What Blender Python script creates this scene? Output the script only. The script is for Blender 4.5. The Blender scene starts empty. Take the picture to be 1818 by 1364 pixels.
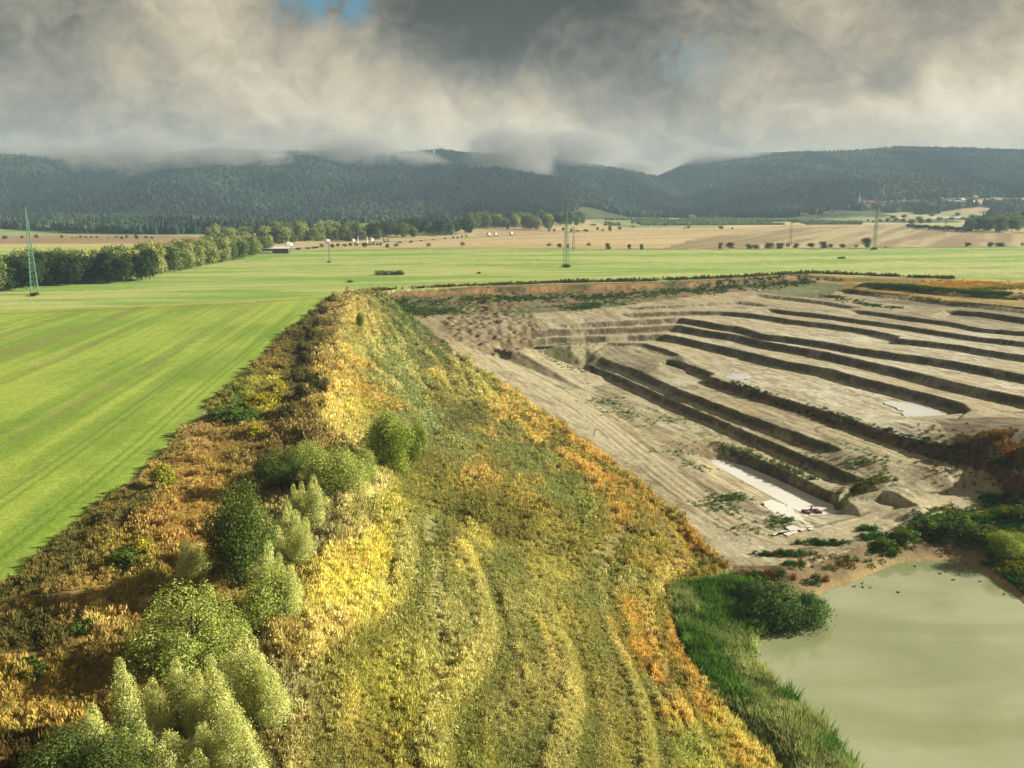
import bpy, bmesh, math, random
import numpy as np
from mathutils import Vector, Matrix
from mathutils.geometry import delaunay_2d_cdt
from mathutils.bvhtree import BVHTree

C = bpy.context.scene
R = math.radians
rng = np.random.default_rng(7)
random.seed(7)

# ---------------------------------------------------------------- camera
FPX, CX, CY, HCAM = 1576.0, 909.0, 682.0, 40.0          # photograph: 1818 x 1364
PITCH = math.atan(332 / FPX)
cp, sp = math.cos(PITCH), math.sin(PITCH)
cam = bpy.data.cameras.new("camera")
cam.sensor_width = 36; cam.lens = 36 * FPX / 1818
cam.clip_start = 0.5; cam.clip_end = 30000
camo = bpy.data.objects.new("camera", cam); C.collection.objects.link(camo)
camo.location = (0, 0, HCAM); camo.rotation_euler = (math.pi / 2 - PITCH, 0, 0)
C.camera = camo
C.view_settings.view_transform = 'Standard'; C.view_settings.look = 'None'
C.view_settings.exposure = 1.75; C.view_settings.gamma = 1
C.view_settings.use_curve_mapping = False
EXPO = 2 ** 1.75
ALB = 0.81      # all base colours were picked for exposure 1.45
cy_ = C.cycles
cy_.use_denoising = True
try: cy_.denoiser = 'OPENIMAGEDENOISE'
except Exception: pass
cy_.use_adaptive_sampling = True; cy_.adaptive_threshold = 0.012
cy_.max_bounces = 5; cy_.diffuse_bounces = 2; cy_.glossy_bounces = 2; cy_.transmission_bounces = 3
cy_.transparent_max_bounces = 6; cy_.volume_bounces = 1
cy_.volume_step_rate = 0.2; cy_.volume_max_steps = 160
cy_.caustics_reflective = False; cy_.caustics_refractive = False

# ---------------------------------------------------------------- colour helpers
def lin(c):
    c = c / 255.0
    return c / 12.92 if c <= 0.04045 else ((c + 0.055) / 1.055) ** 2.4
def alb(r, g, b, k=2.0):
    return (lin(r) / k * ALB, lin(g) / k * ALB, lin(b) / k * ALB)

# ---------------------------------------------------------------- node helper
class NT:
    def __init__(s, tree): s.t = tree; s.n = tree.nodes; s.l = tree.links
    def new(s, typ, **kw):
        n = s.n.new(typ)
        for k, v in kw.items(): setattr(n, k, v)
        return n
    def put(s, sock, v):
        if hasattr(v, 'is_output') or isinstance(v, bpy.types.NodeSocket): s.l.new(v, sock)
        elif v is not None: sock.default_value = v
    def math(s, op, a, b=None, c=None, clamp=False):
        n = s.new('ShaderNodeMath', operation=op); n.use_clamp = clamp
        s.put(n.inputs[0], a)
        if b is not None: s.put(n.inputs[1], b)
        if c is not None: s.put(n.inputs[2], c)
        return n.outputs[0]
    def vmath(s, op, a, b=None, scale=None):
        n = s.new('ShaderNodeVectorMath', operation=op)
        s.put(n.inputs[0], a)
        if b is not None: s.put(n.inputs[1], b)
        if scale is not None: s.put(n.inputs['Scale'], scale)
        return n.outputs['Value'] if op in ('LENGTH', 'DISTANCE', 'DOT_PRODUCT') else n.outputs[0]
    def noise(s, vec, scale, detail=4, rough=0.55, dist=0.0, col=False):
        n = s.new('ShaderNodeTexNoise'); s.put(n.inputs['Vector'], vec)
        n.inputs['Scale'].default_value = scale; n.inputs['Detail'].default_value = detail
        n.inputs['Roughness'].default_value = rough; n.inputs['Distortion'].default_value = dist
        return n.outputs['Color'] if col else n.outputs['Fac']
    def mapping(s, vec, loc=(0, 0, 0), rot=(0, 0, 0), scale=(1, 1, 1)):
        n = s.new('ShaderNodeMapping'); s.put(n.inputs['Vector'], vec)
        n.inputs['Location'].default_value = loc; n.inputs['Rotation'].default_value = rot
        n.inputs['Scale'].default_value = scale
        return n.outputs[0]
    def ramp(s, fac, stops, interp='LINEAR'):
        n = s.new('ShaderNodeValToRGB'); s.put(n.inputs[0], fac)
        cr = n.color_ramp; cr.interpolation = interp
        while len(cr.elements) < len(stops): cr.elements.new(0.5)
        for e, (p, c) in zip(cr.elements, stops):
            e.position = p; e.color = (c if len(c) == 4 else (*c, 1)) if not isinstance(c, (int, float)) else (c, c, c, 1)
        return n.outputs[0]
    def mix(s, fac, a, b, blend='MIX'):
        n = s.new('ShaderNodeMix', data_type='RGBA', blend_type=blend); n.clamp_factor = True
        s.put(n.inputs['Factor'], fac)
        s.put(n.inputs['A'], a if not isinstance(a, tuple) else (*a[:3], 1))
        s.put(n.inputs['B'], b if not isinstance(b, tuple) else (*b[:3], 1))
        return n.outputs['Result']
    def mrange(s, v, a, b, c=0.0, d=1.0, smooth=True):
        n = s.new('ShaderNodeMapRange'); n.interpolation_type = 'SMOOTHSTEP' if smooth else 'LINEAR'
        s.put(n.inputs[0], v)
        for i, q in enumerate((a, b, c, d)): n.inputs[1 + i].default_value = q
        return n.outputs[0]

# ---------------------------------------------------------------- sky, sun
SUN_EL, SUN_AZ = R(26), R(80)       # azimuth clockwise from +Y (ahead): the sun stands to the right
w = bpy.data.worlds.new("World"); C.world = w; w.use_nodes = True
T = NT(w.node_tree); T.n.clear()
out = T.new('ShaderNodeOutputWorld'); bg = T.new('ShaderNodeBackground')
WS = 0.1
bg.inputs['Strength'].default_value = WS
sky = T.new('ShaderNodeTexSky', sky_type='NISHITA'); sky.sun_disc = False
sky.sun_elevation = SUN_EL; sky.sun_rotation = SUN_AZ
sky.air_density = 1.2; sky.dust_density = 1.5; sky.ozone_density = 2.0
def pxdir(px, py):
    xc, yc = (px - CX) / FPX, (CY - py) / FPX
    return np.array([xc, cp + yc * sp, -sp + yc * cp])
def px_azel(px, py):
    d = pxdir(px, py); d = d / np.linalg.norm(d)
    return math.atan2(d[0], d[1]), math.asin(d[2])
tc = T.new('ShaderNodeTexCoord')
sx = T.new('ShaderNodeSeparateXYZ'); T.l.new(tc.outputs['Generated'], sx.inputs[0])
az = T.math('ARCTAN2', sx.outputs[0], sx.outputs[1]); el = T.math('ARCSINE', sx.outputs[2])
cv = T.new('ShaderNodeCombineXYZ'); T.l.new(az, cv.inputs[0]); T.l.new(el, cv.inputs[1])
P0 = cv.outputs[0]
def warp(vec, scale, amt, det=3):
    n = T.noise(vec, scale, det, 0.5, col=True)
    return T.vmath('ADD', vec, T.vmath('SCALE', T.vmath('SUBTRACT', n, (0.5, 0.5, 0.5)), scale=amt))
Pw = warp(warp(P0, 6.0, 0.085, 4), 24.0, 0.030, 6)
def blob(px, py, rx, ry, rot=0, src=None):
    a, e = px_azel(px, py)
    v = T.vmath('SUBTRACT', src or Pw, (a, e, 0))
    v = T.mapping(v, rot=(0, 0, R(rot)), scale=(1, 1, 1))
    v = T.vmath('MULTIPLY', v, (FPX / rx, FPX / ry, 0))
    d = T.vmath('DOT_PRODUCT', v, v)
    return T.math('POWER', 2.71828, T.math('MULTIPLY', d, -1.0))
rotv = T.mapping(P0, rot=(0, 0, R(24)), scale=(1, 1.35, 1))
rotw = warp(rotv, 8.0, 0.07, 4)
f1 = T.noise(rotw, 8.5, 9, 0.60, 0.5)
f2 = T.noise(T.mapping(Pw, loc=(3, 1, 0), scale=(1, 1.2, 1)), 24.0, 8, 0.64, 0.3)
f3 = T.noise(T.mapping(Pw, loc=(7, 2, 0), rot=(0, 0, R(30)), scale=(1, 1.5, 1)), 60.0, 5, 0.6, 0.2)
# broad layout of the deck: brightness of its parts, by compass direction and height
SKYP = [(60, 20, 150, 60, .27), (230, 40, 110, 50, .33), (330, 70, 90, 50, .60), (390, 35, 60, 40, .52), (60, 100, 120, 40, .26), (30, 180, 150, 60, .36), (200, 150, 130, 50, .42), (420, 140, 150, 60, .52), (130, 230, 200, 50, .36), (330, 220, 160, 50, .45), (250, 285, 260, 30, .42),
        (480, 40, 50, 40, .30), (520, 90, 70, 40, .40), (580, 110, 90, 40, .50), (620, 190, 120, 50, .52), (740, 30, 120, 50, .16), (690, 90, 80, 40, .26), (900, 40, 170, 60, .10), (850, 120, 110, 40, .13), (760, 180, 100, 40, .50), (900, 210, 110, 60, .66), (1000, 260, 130, 40, .56), (720, 265, 140, 30, .52),
        (1080, 90, 100, 60, .20), (1120, 180, 100, 40, .40), (1180, 130, 90, 40, .26), (1230, 30, 110, 50, .22), (1250, 90, 60, 40, .46), (1180, 250, 160, 40, .46), (1360, 60, 110, 50, .27), (1450, 25, 90, 40, .44), (1400, 150, 120, 50, .42), (1540, 90, 130, 40, .28), (1540, 190, 130, 40, .56), (1680, 60, 130, 40, .36),
        (1740, 140, 110, 50, .68), (1660, 190, 110, 40, .58), (1780, 20, 100, 40, .44), (1620, 250, 200, 30, .46), (1300, 270, 160, 30, .44), (1800, 240, 140, 40, .52)]
NUM = T.math('ADD', 0.0, 0.004 * 0.40); DEN = T.math('ADD', 0.0, 0.004)
for (a, b, c_, d, v_) in SKYP:
    g_ = blob(a, b, c_ * 1.05, d * 1.25, 0); NUM = T.math('ADD', NUM, T.math('MULTIPLY', g_, v_)); DEN = T.math('ADD', DEN, g_)
B = T.math('DIVIDE', NUM, DEN)
B = T.math('ADD', T.math('MULTIPLY', T.math('SUBTRACT', B, .40), 1.75), 0.48)
B = T.math('ADD', B, T.math('MULTIPLY', T.math('SUBTRACT', f1, 0.5), 0.74))
B = T.math('ADD', B, T.math('MULTIPLY', T.math('SUBTRACT', f2, 0.5), 0.54))
B = T.math('ADD', B, T.math('MULTIPLY', T.math('SUBTRACT', f3, 0.5), 0.18))
B = T.math('ADD', B, T.mrange(el, 0.30, 0.7, 0.0, -0.04))
def cl(r, g, b): return tuple(lin(q) / EXPO / WS for q in (r, g, b))
cloud = T.ramp(B, [(0.0, cl(56, 55, 51)), (0.10, cl(84, 81, 74)), (0.22, cl(112, 108, 98)), (0.42, cl(156, 149, 134)), (0.62, cl(194, 184, 160)), (0.85, cl(228, 218, 194)), (1.0, cl(242, 236, 220))])
# the ramp clips above 1 per channel, so keep its output in a 0..1 range and scale after
n_ = cloud.node
for e in n_.color_ramp.elements: e.color = (*[q / 5.0 for q in e.color[:3]], 1)
cloud = T.vmath('MULTIPLY', T.vmath('SCALE', cloud, scale=5.0), (1.07, 1.0, .90))
gap = T.math('ADD', blob(575, 18, 75, 42, 0), T.math('MULTIPLY', blob(1200, 110, 120, 60, 20), 0.42))
gap = T.math('ADD', gap, T.math('MULTIPLY', blob(1020, 60, 60, 20, 30), 0.15))
gap = T.math('MULTIPLY', gap, T.mrange(T.noise(Pw, 17.0, 6, 0.6), 0.36, 0.62))
gap = T.mrange(gap, 0.10, 0.75)
blue = T.mix(0.75, T.vmath('MULTIPLY', sky.outputs[0], (0.35, 0.46, 0.50)), cl(64, 118, 142))
skyc = T.mix(gap, cloud, blue)
T.l.new(skyc, bg.inputs['Color']); T.l.new(bg.outputs[0], out.inputs[0])
w.cycles.sampling_method = 'MANUAL'; w.cycles.sample_map_resolution = 512

sl = bpy.data.lights.new("sun", 'SUN'); sl.energy = 5.0; sl.angle = R(0.6); sl.color = (1.0, 0.92, 0.77)
so = bpy.data.objects.new("sun", sl); C.collection.objects.link(so)
sdir = Vector((math.sin(SUN_AZ) * math.cos(SUN_EL), math.cos(SUN_AZ) * math.cos(SUN_EL), math.sin(SUN_EL)))
so.rotation_euler = sdir.to_track_quat('Z', 'Y').to_euler(); so.location = (200, 0, 300)

# ---------------------------------------------------------------- object helpers
def tag(o, label=None, cat=None, group=None, kind=None):
    if label: o['label'] = label
    if cat: o['category'] = cat
    if group: o['group'] = group
    if kind: o['kind'] = kind
    return o
def mesh_arr(name, verts, faces, mats=(), parent=None, smooth=False, attrs=None):
    """faces: (n,3) or (n,4) int array. attrs: {name: (n_verts,3)} point colours."""
    me = bpy.data.meshes.new(name)
    verts = np.asarray(verts, np.float32); faces = np.asarray(faces, np.int32)
    k = faces.shape[1]
    me.vertices.add(len(verts)); me.vertices.foreach_set('co', verts.ravel())
    me.loops.add(faces.size); me.loops.foreach_set('vertex_index', faces.ravel())
    me.polygons.add(len(faces)); me.polygons.foreach_set('loop_start', np.arange(0, faces.size, k, dtype=np.int32))
    try: me.polygons.foreach_set('loop_total', np.full(len(faces), k, np.int32))
    except Exception: pass
    if smooth: me.polygons.foreach_set('use_smooth', np.ones(len(faces), bool))
    for an, av in (attrs or {}).items():
        at = me.attributes.new(an, 'FLOAT_COLOR', 'POINT')
        av = np.asarray(av, np.float32)
        at.data.foreach_set('color', np.concatenate([av, np.ones((len(av), 1), np.float32)], 1).ravel())
    me.update(calc_edges=True); me.validate()
    for m in mats: me.materials.append(m)
    o = bpy.data.objects.new(name, me); C.collection.objects.link(o)
    if parent: o.parent = parent
    return o
def obj_bm(name, bm, mat, parent=None, smooth=False):
    me = bpy.data.meshes.new(name); bm.to_mesh(me); bm.free()
    if smooth:
        for p in me.polygons: p.use_smooth = True
    me.materials.append(mat)
    o = bpy.data.objects.new(name, me); C.collection.objects.link(o)
    if parent: o.parent = parent
    return o
def empty(name, loc, rz=0.0, scale=1.0):
    o = bpy.data.objects.new(name, None); C.collection.objects.link(o)
    o.location = loc; o.rotation_euler = (0, 0, rz); o.scale = (scale,) * 3 if isinstance(scale, (int, float)) else scale
    o.empty_display_size = 0.5
    return o
def copy_thing(src, loc, rz=0.0, scale=1.0):
    r = src.copy(); C.collection.objects.link(r)
    r.location = loc; r.rotation_euler = (0, 0, rz); r.scale = (scale,) * 3 if isinstance(scale, (int, float)) else scale
    for ch in src.children:
        c = ch.copy(); C.collection.objects.link(c); c.parent = r
        for g in ch.children:
            d = g.copy(); C.collection.objects.link(d); d.parent = c
    return r
def box(bm, x0, x1, y0, y1, z0, z1, M=None):
    vs = [bm.verts.new((x, y, z)) for z in (z0, z1) for y in (y0, y1) for x in (x0, x1)]
    for f in ((0, 2, 3, 1), (4, 5, 7, 6), (0, 1, 5, 4), (2, 6, 7, 3), (0, 4, 6, 2), (1, 3, 7, 5)):
        bm.faces.new([vs[i] for i in f])
    if M: bmesh.ops.transform(bm, matrix=M, verts=vs)
    return vs
def bar(bm, a, b, r, n=4, r2=None):
    a, b = Vector(a), Vector(b); d = b - a
    q = d.to_track_quat('Z', 'Y').to_matrix()
    r2 = r if r2 is None else r2
    ra, rb = [], []
    for i in range(n):
        t = 2 * math.pi * (i + 0.5) / n; u = q @ Vector((math.cos(t), math.sin(t), 0))
        ra.append(bm.verts.new(a + u * r)); rb.append(bm.verts.new(b + u * r2))
    for i in range(n): bm.faces.new((ra[i], ra[(i + 1) % n], rb[(i + 1) % n], rb[i]))
    bm.faces.new(ra[::-1]); bm.faces.new(rb)

# ---------------------------------------------------------------- noise (numpy)
def _h(ix, iy, seed):
    h = (ix.astype(np.int64) * 374761393 + iy.astype(np.int64) * 668265263 + seed * 1442695041) & 0xffffffff
    h = ((h ^ (h >> 13)) * 1274126177) & 0xffffffff
    h = ((h ^ (h >> 16)) * 2246822519) & 0xffffffff
    return ((h ^ (h >> 15)) & 0xffffff) / float(0xffffff)
def vn(x, y, seed=0):
    x = np.asarray(x, float); y = np.asarray(y, float)
    ix, iy = np.floor(x), np.floor(y); fx, fy = x - ix, y - iy
    ux = fx * fx * fx * (fx * (fx * 6 - 15) + 10); uy = fy * fy * fy * (fy * (fy * 6 - 15) + 10)
    a, b = _h(ix, iy, seed), _h(ix + 1, iy, seed); c, d = _h(ix, iy + 1, seed), _h(ix + 1, iy + 1, seed)
    return (a + (b - a) * ux) * (1 - uy) + (c + (d - c) * ux) * uy
def fbm(x, y, seed=0, octv=4, gain=0.5):
    s = 0; a = 1; n = 0
    for i in range(octv):
        s = s + a * vn(x * 2 ** i + 17.3 * i, y * 2 ** i - 9.1 * i, seed + i); n += a; a *= gain
    return s / n
def ss(v, a, b):
    t = np.clip((v - a) / (b - a), 0, 1); return t * t * (3 - 2 * t)

# ---------------------------------------------------------------- layout helpers
def slope_band(u, x, y):
    ph = u * 5.2 + fbm(x / 34, y / 60, 304, 2) * 2.6 - y / 160.0
    return ph - np.floor(ph), ss(fbm(x / 26, y / 40, 305, 2), .28, .46)
def at(px, py, z=0.0):
    d = pxdir(px, py); t = (z - HCAM) / d[2]
    return np.array([d[0] * t, d[1] * t, z])
def proj(x, y, z):
    """where a world point falls in the photograph (used only to look up what grows there)"""
    dz = z - HCAM
    fw = y * cp - dz * sp; up = y * sp + dz * cp
    fw = np.maximum(fw, 1e-3)
    return CX + FPX * x / fw, CY - FPX * up / fw
def inpoly(x, y, poly):
    poly = np.asarray(poly); res = np.zeros(np.shape(x), bool)
    n = len(poly)
    for i in range(n):
        x0, y0 = poly[i][:2]; x1, y1 = poly[(i + 1) % n][:2]
        if y0 == y1: continue
        c = (y0 > y) != (y1 > y)
        res ^= c & (x < (x1 - x0) * (y - y0) / (y1 - y0) + x0)
    return res
def pdist(x, y, line):
    d = np.full(np.shape(x), 1e9); line = np.asarray(line)
    for (x0, y0), (x1, y1) in zip(line[:-1, :2], line[1:, :2]):
        dx, dy = x1 - x0, y1 - y0; L = dx * dx + dy * dy + 1e-9
        t = np.clip(((x - x0) * dx + (y - y0) * dy) / L, 0, 1)
        d = np.minimum(d, np.hypot(x - x0 - t * dx, y - y0 - t * dy))
    return d
def resample(pts, step):
    pts = np.asarray(pts, float); seg = np.hypot(*(np.diff(pts[:, :2], axis=0).T)); s = np.concatenate([[0], np.cumsum(seg)])
    n = max(2, int(s[-1] / step) + 1); t = np.linspace(0, s[-1], n)
    return np.stack([np.interp(t, s, pts[:, k]) for k in range(pts.shape[1])], 1), t

# ---------------------------------------------------------------- terrain: break lines of the pit and the bank
TP, TE = [], []                       # points (x,y,z) and constraint edges
def add_line(pts, closed=False):
    i0 = len(TP)
    for p in pts: TP.append(tuple(map(float, p)))
    n = len(pts)
    for i in range(n - 1): TE.append((i0 + i, i0 + i + 1))
    if closed: TE.append((i0 + n - 1, i0))
def line(px, z=None, step=4.0, closed=False):
    pts = [at(p[0], p[1], p[2] if z is None else z) for p in px]
    if closed: pts.append(pts[0])
    q, _ = resample(pts, step)
    if closed: q = q[:-1]
    add_line(q, closed); return q
WALLS = []
def wall(px, ztop, step, ext=0.0, taper0=6.0, taper1=6.0, width=None, seed=0):
    if seed < 13: step *= 1.28 if seed > 5 else 0.9
    pts = np.array([at(p[0], p[1], ztop if len(p) < 3 else p[2]) for p in px])
    if ext:
        d = pts[-1] - pts[-2]; d = d / np.hypot(d[0], d[1]); d[2] = 0
        pts = np.vstack([pts, pts[-1] + d * ext])
    q, s = resample(pts, 1.6)
    t = np.gradient(q[:, :2], axis=0); t /= np.hypot(t[:, 0], t[:, 1])[:, None] + 1e-9
    for _ in range(2): t[1:-1] = (t[:-2] + t[1:-1] + t[2:]) / 3
    nr = np.stack([t[:, 1], -t[:, 0]], 1)
    L = s[-1]
    tp = np.ones(len(q))
    if taper0: tp = np.minimum(tp, 0.06 + s / taper0)
    if taper1 and not ext: tp = np.minimum(tp, 0.06 + (L - s) / taper1)
    tp = np.clip(tp, 0, 1)
    wd = width or (0.5 * step + 0.2)
    j = (fbm(s / 5.0, s * 0 + seed, 11 + seed, 3) - 0.5) * 0.8 + (vn(s / 1.3, s * 0 + 3.3 + seed, 5) - 0.5) * 0.35
    top = q.copy(); top[:, :2] += nr * j[:, None]
    foot = q.copy(); foot[:, :2] += nr * (j * 0.6 + wd * (0.4 + 0.6 * tp) + (vn(s / 3.0, s * 0 + 8.8, seed + 40) - 0.5) * 0.8)[:, None]
    foot[:, 2] = q[:, 2] - step * tp
    add_line(top); add_line(foot)
    WALLS.append((top, foot))
    return top, foot

L0 = -17.5
Z = dict(w2=-15.5, w3=-13.5, w4=-11.5, w5=-10.0, w6=-9.6, w7=-8.1, w8=-6.7, w9=-5.6, w10=-4.7, w11=-3.8, w12=-3.6)
wall([(1276, 787), (1298, 795), (1319, 802), (1370, 826), (1405, 841), (1456, 865), (1488, 881), (1525, 899)], L0 + 0.2, 2.6, width=1.6, taper0=12, taper1=3, seed=1)
wall([(1039, 646), (1096, 667), (1142, 687), (1211, 718), (1257, 737), (1326, 766), (1400, 798), (1456, 821), (1510, 843), (1545, 855)], Z['w2'], 2.0, seed=2)
wall([(1064, 635), (1096, 646), (1121, 654), (1165, 673), (1211, 693), (1257, 711), (1326, 737), (1400, 763), (1444, 779), (1500, 799)], Z['w3'], 2.0, seed=3)
wall([(1171, 645), (1183, 639), (1199, 642), (1223, 647), (1271, 664), (1258, 668), (1280, 676), (1326, 690), (1373, 703), (1400, 710), (1444, 723), (1488, 737), (1560, 763),
      (1629, 783), (1698, 802), (1744, 816), (1805, 836)], Z['w4'], 2.1, ext=60, taper0=4, seed=4)
wall([(911, 624), (990, 615), (1082, 608), (1142, 609), (1181, 620), (1211, 631)], Z['w5'], 1.2, seed=5)
wall([(863, 611), (980, 599), (1079, 597), (1130, 594), (1176, 593), (1211, 599), (1246, 607), (1280, 614), (1326, 625), (1400, 642), (1467, 653), (1537, 672), (1606, 689),
      (1652, 700), (1710, 716), (1724, 730)], Z['w6'], 1.8, taper1=4, seed=6)
wall([(902, 592), (980, 586), (1035, 584), (1142, 580), (1202, 577), (1234, 583), (1269, 589), (1303, 593), (1333, 600), (1359, 606), (1400, 613), (1444, 621), (1490, 630), (1532, 639), (1546, 643),
      (1583, 651), (1629, 662), (1687, 677), (1744, 689), (1818, 705)], Z['w7'], 1.75, ext=60, seed=7)
wall([(985, 577), (1031, 573), (1119, 569), (1208, 564), (1246, 570), (1280, 576), (1313, 580), (1338, 588), (1352, 593), (1400, 598), (1456, 605), (1513, 616), (1583, 626), (1652, 635), (1721, 646), (1818, 665)],
     Z['w8'], 1.6, ext=60, seed=8)
wall([(1093, 557), (1181, 554), (1225, 552), (1287, 553), (1326, 556), (1373, 562), (1400, 567), (1467, 574), (1537, 584), (1598, 597), (1592, 601), (1629, 604), (1698, 612), (1744, 620), (1818, 631)], Z['w9'], 1.35, ext=60, seed=9)
wall([(1359, 547), (1400, 552), (1467, 559), (1537, 569), (1606, 578), (1675, 589), (1744, 599), (1818, 607)], Z['w10'], 1.2, ext=60, seed=10)
wall([(1100, 546), (1222, 541), (1310, 535), (1370, 542)], Z['w10'] + 0.2, 1.1, seed=21)
wall([(1509, 549), (1560, 555), (1606, 562), (1675, 570), (1744, 583), (1818, 589)], Z['w11'], 1.1, ext=60, seed=11)
wall([(1340, 522), (1400, 528), (1467, 536), (1527, 546)], Z['w12'], 1.0, seed=12)
wall([(1675, 550), (1744, 554), (1818, 565)], -2.0, 1.7, ext=60, taper0=3, seed=13)
wall([(1495, 515), (1560, 523), (1629, 530), (1698, 539), (1818, 552)], -1.4, 0.9, ext=60, seed=14)
wall([(1537, 507), (1606, 510), (1652, 515), (1698, 520), (1818, 523)], 0.3, 1.6, ext=60, width=3.0, seed=15)
wall([(640, 524), (700, 518), (850, 513), (1000, 508), (1150, 505), (1300, 499), (1440, 490)], 0.0, 2.1, seed=16, taper0=5, taper1=10, width=1.2)
wall([(1440, 490), (1500, 494), (1600, 497), (1690, 497)], 0.0, 1.6, seed=17)
wall([(1574, 868), (1605, 882), (1635, 896)], -15.6, 1.9, taper0=2, taper1=5, seed=18)
wall([(1678, 829), (1730, 834), (1789, 843)], -13.2, 3.2, taper0=6, ext=40, width=4.5, seed=19)

# field edge, crest of the bank, foot of the slope, pond
EDGE_PX = [(-420, 1430), (-200, 1235), (0, 1052), (100, 965), (200, 880), (300, 790), (400, 692), (500, 602), (583, 530), (620, 520)]
EDGE = line(EDGE_PX, 0.0)
CREST_PX = [(600, 1900), (520, 1500), (512, 1364), (525, 1200), (550, 1080), (600, 950), (625, 860), (590, 790), (575, 740), (588, 680), (602, 600), (622, 528)]
CREST = line(CREST_PX, 0.9)
BOT_PX = [(690, 530, -3.2), (745, 575, -6), (800, 622, -8.8), (860, 665, -11.3), (930, 712, -13.5), (1000, 765, -15.5), (1060, 808, -16.8), (1120, 853, -17.3), (1200, 920, L0), (1290, 1000, L0)]
BOT = line(BOT_PX)
POND_Z = -19.2
SHORE_PX = [(1290, 1150), (1312, 1110), (1340, 1102), (1440, 1100), (1452, 1056), (1480, 1046), (1520, 1036), (1545, 1020), (1580, 1006), (1600, 1000), (1650, 997), (1700, 995), (1725, 1005), (1745, 1020),
            (1790, 1046), (1818, 1075), (1900, 1150), (2050, 1250), (2200, 1400), (2100, 1700), (1800, 1900), (1600, 1750), (1540, 1500), (1500, 1364), (1455, 1300), (1400, 1240), (1330, 1190)]
def smooth_closed(P, it=2):
    P = np.asarray(P, float)
    for _ in range(it):
        Q = np.roll(P, -1, 0); P = np.stack([0.75 * P + 0.25 * Q, 0.25 * P + 0.75 * Q], 1).reshape(-1, P.shape[1])
    return P
SHORE = smooth_closed([at(p[0], p[1], POND_Z) for p in SHORE_PX])
ctr = SHORE.mean(0)
add_line(resample(np.vstack([SHORE, SHORE[:1]]), 3.0)[0][:-1], True)
add_line(np.array([[*(ctr[:2] + (p[:2] - ctr[:2]) * 0.9), POND_Z - 1.6] for p in SHORE[::2]]), True)
SH2 = np.array([[*(ctr[:2] + (p[:2] - ctr[:2]) * 1.06), POND_Z + 0.45] for p in SHORE[::2]]); add_line(SH2, True)
# slope foot beside the pond
line([(1185, 1100, -18.2), (1215, 1180, -18.3), (1290, 1270, -18.3), (1370, 1364, -18.3), (1450, 1500, -18.3), (1500, 1750, -18.3)])
line([(1230, 1035, -18.0), (1300, 1015, -17.8)])
# trench
TRENCH_PX = [(1258, 818), (1276, 816), (1296, 820), (1345, 836), (1405, 863), (1456, 888), (1509, 907), (1470, 913), (1430, 915), (1418, 908), (1390, 893), (1340, 866), (1290, 838)]
TZ = L0 - 2.0
TRENCH = smooth_closed([at(p[0], p[1], TZ) for p in TRENCH_PX], 1)
add_line(resample(np.vstack([TRENCH, TRENCH[:1]]), 2.0)[0][:-1], True)
tc_ = TRENCH.mean(0)
add_line(np.array([[*(tc_[:2] + (p[:2] - tc_[:2]) * 0.85), TZ - 1.0] for p in TRENCH]), True)
line([(1230, 812), (1262, 850), (1330, 890), (1400, 925), (1440, 932), (1530, 918)], L0)
# bund with weeds between pit and pond, mounds, general floor heights
line([(1310, 1003, -17.5), (1430, 1000, -17.2), (1530, 965, -17.2), (1640, 925, -17.2), (1760, 905, -17.0), (1900, 900, -16.5)])
line([(1400, 1008, -17.0), (1480, 985, -16.8), (1560, 955, -16.7), (1620, 938, -16.5), (1700, 925, -16.2), (1818, 915, -15.8)])
line([(1340, 1055, -18.2), (1450, 1030, -18.4), (1540, 1000, -18.3), (1620, 975, -18.3), (1720, 975, -18.2), (1800, 1010, -18.0), (1900, 1080, -18)])
line([(1650, 905, -16.8), (1720, 885, -16.6), (1800, 885, -16)])
for p in [(1050, 700, L0), (1100, 740, L0), (1150, 780, L0), (1200, 830, L0), (1230, 900, L0), (1330, 960, L0), (1400, 985, L0), (1450, 940, L0), (1560, 920, L0), (1000, 650, -16.3), (960, 640, -14.8),
          (900, 640, -12.8), (1620, 860, -15.2), (1700, 880, -16.3), (1580, 830, -14.2), (1660, 815, -13.6), (1560, 850, -15),
          (780, 560, -5.2), (860, 548, -4.2), (900, 570, -5.0), (960, 560, -4.8), (840, 590, -7.0), (1000, 535, -4.2), (1100, 528, -4.0), (1250, 520, -3.7), (720, 545, -4.6), (1050, 555, -5.4),
          (1420, 510, -3.5), (1480, 520, -3.5), (1440, 500, -2.8), (1350, 512, -3.5), (1560, 540, -3.5), (1640, 548, -3.3),
          (1700, 770, -9.6), (1740, 780, -8.6), (1790, 768, -7.0), (1818, 790, -7.0), (1760, 745, -9.2), (1850, 760, -7.0), (1690, 752, -9.8), (1900, 800, -6.5), (1800, 800, -10.5),
          (1600, 505, 0.3), (1700, 500, 0.3), (1818, 505, 0.3), (1900, 510, 0.3)]:
    TP.append(tuple(at(*p)))
# out of frame: the pit closes up to the plain again
for p in [(-300, -300, 0), (-300, 800, 0), (700, 800, 0), (700, -300, 0), (-60, -250, 0), (-25, -250, 0.9), (10, -200, 0), (120, -200, 0), (190, -60, 0), (230, 60, 0), (280, 140, 0), (330, 230, 0), (-25, -80, 0.9), (-55, -80, 0),
          (150, 20, -14), (165, 90, -14), (60, 0, -17), (110, -60, -12), (20, -60, -10), (250, 330, 0), (330, 360, 0)]:
    TP.append(tuple(map(float, p)))

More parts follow.
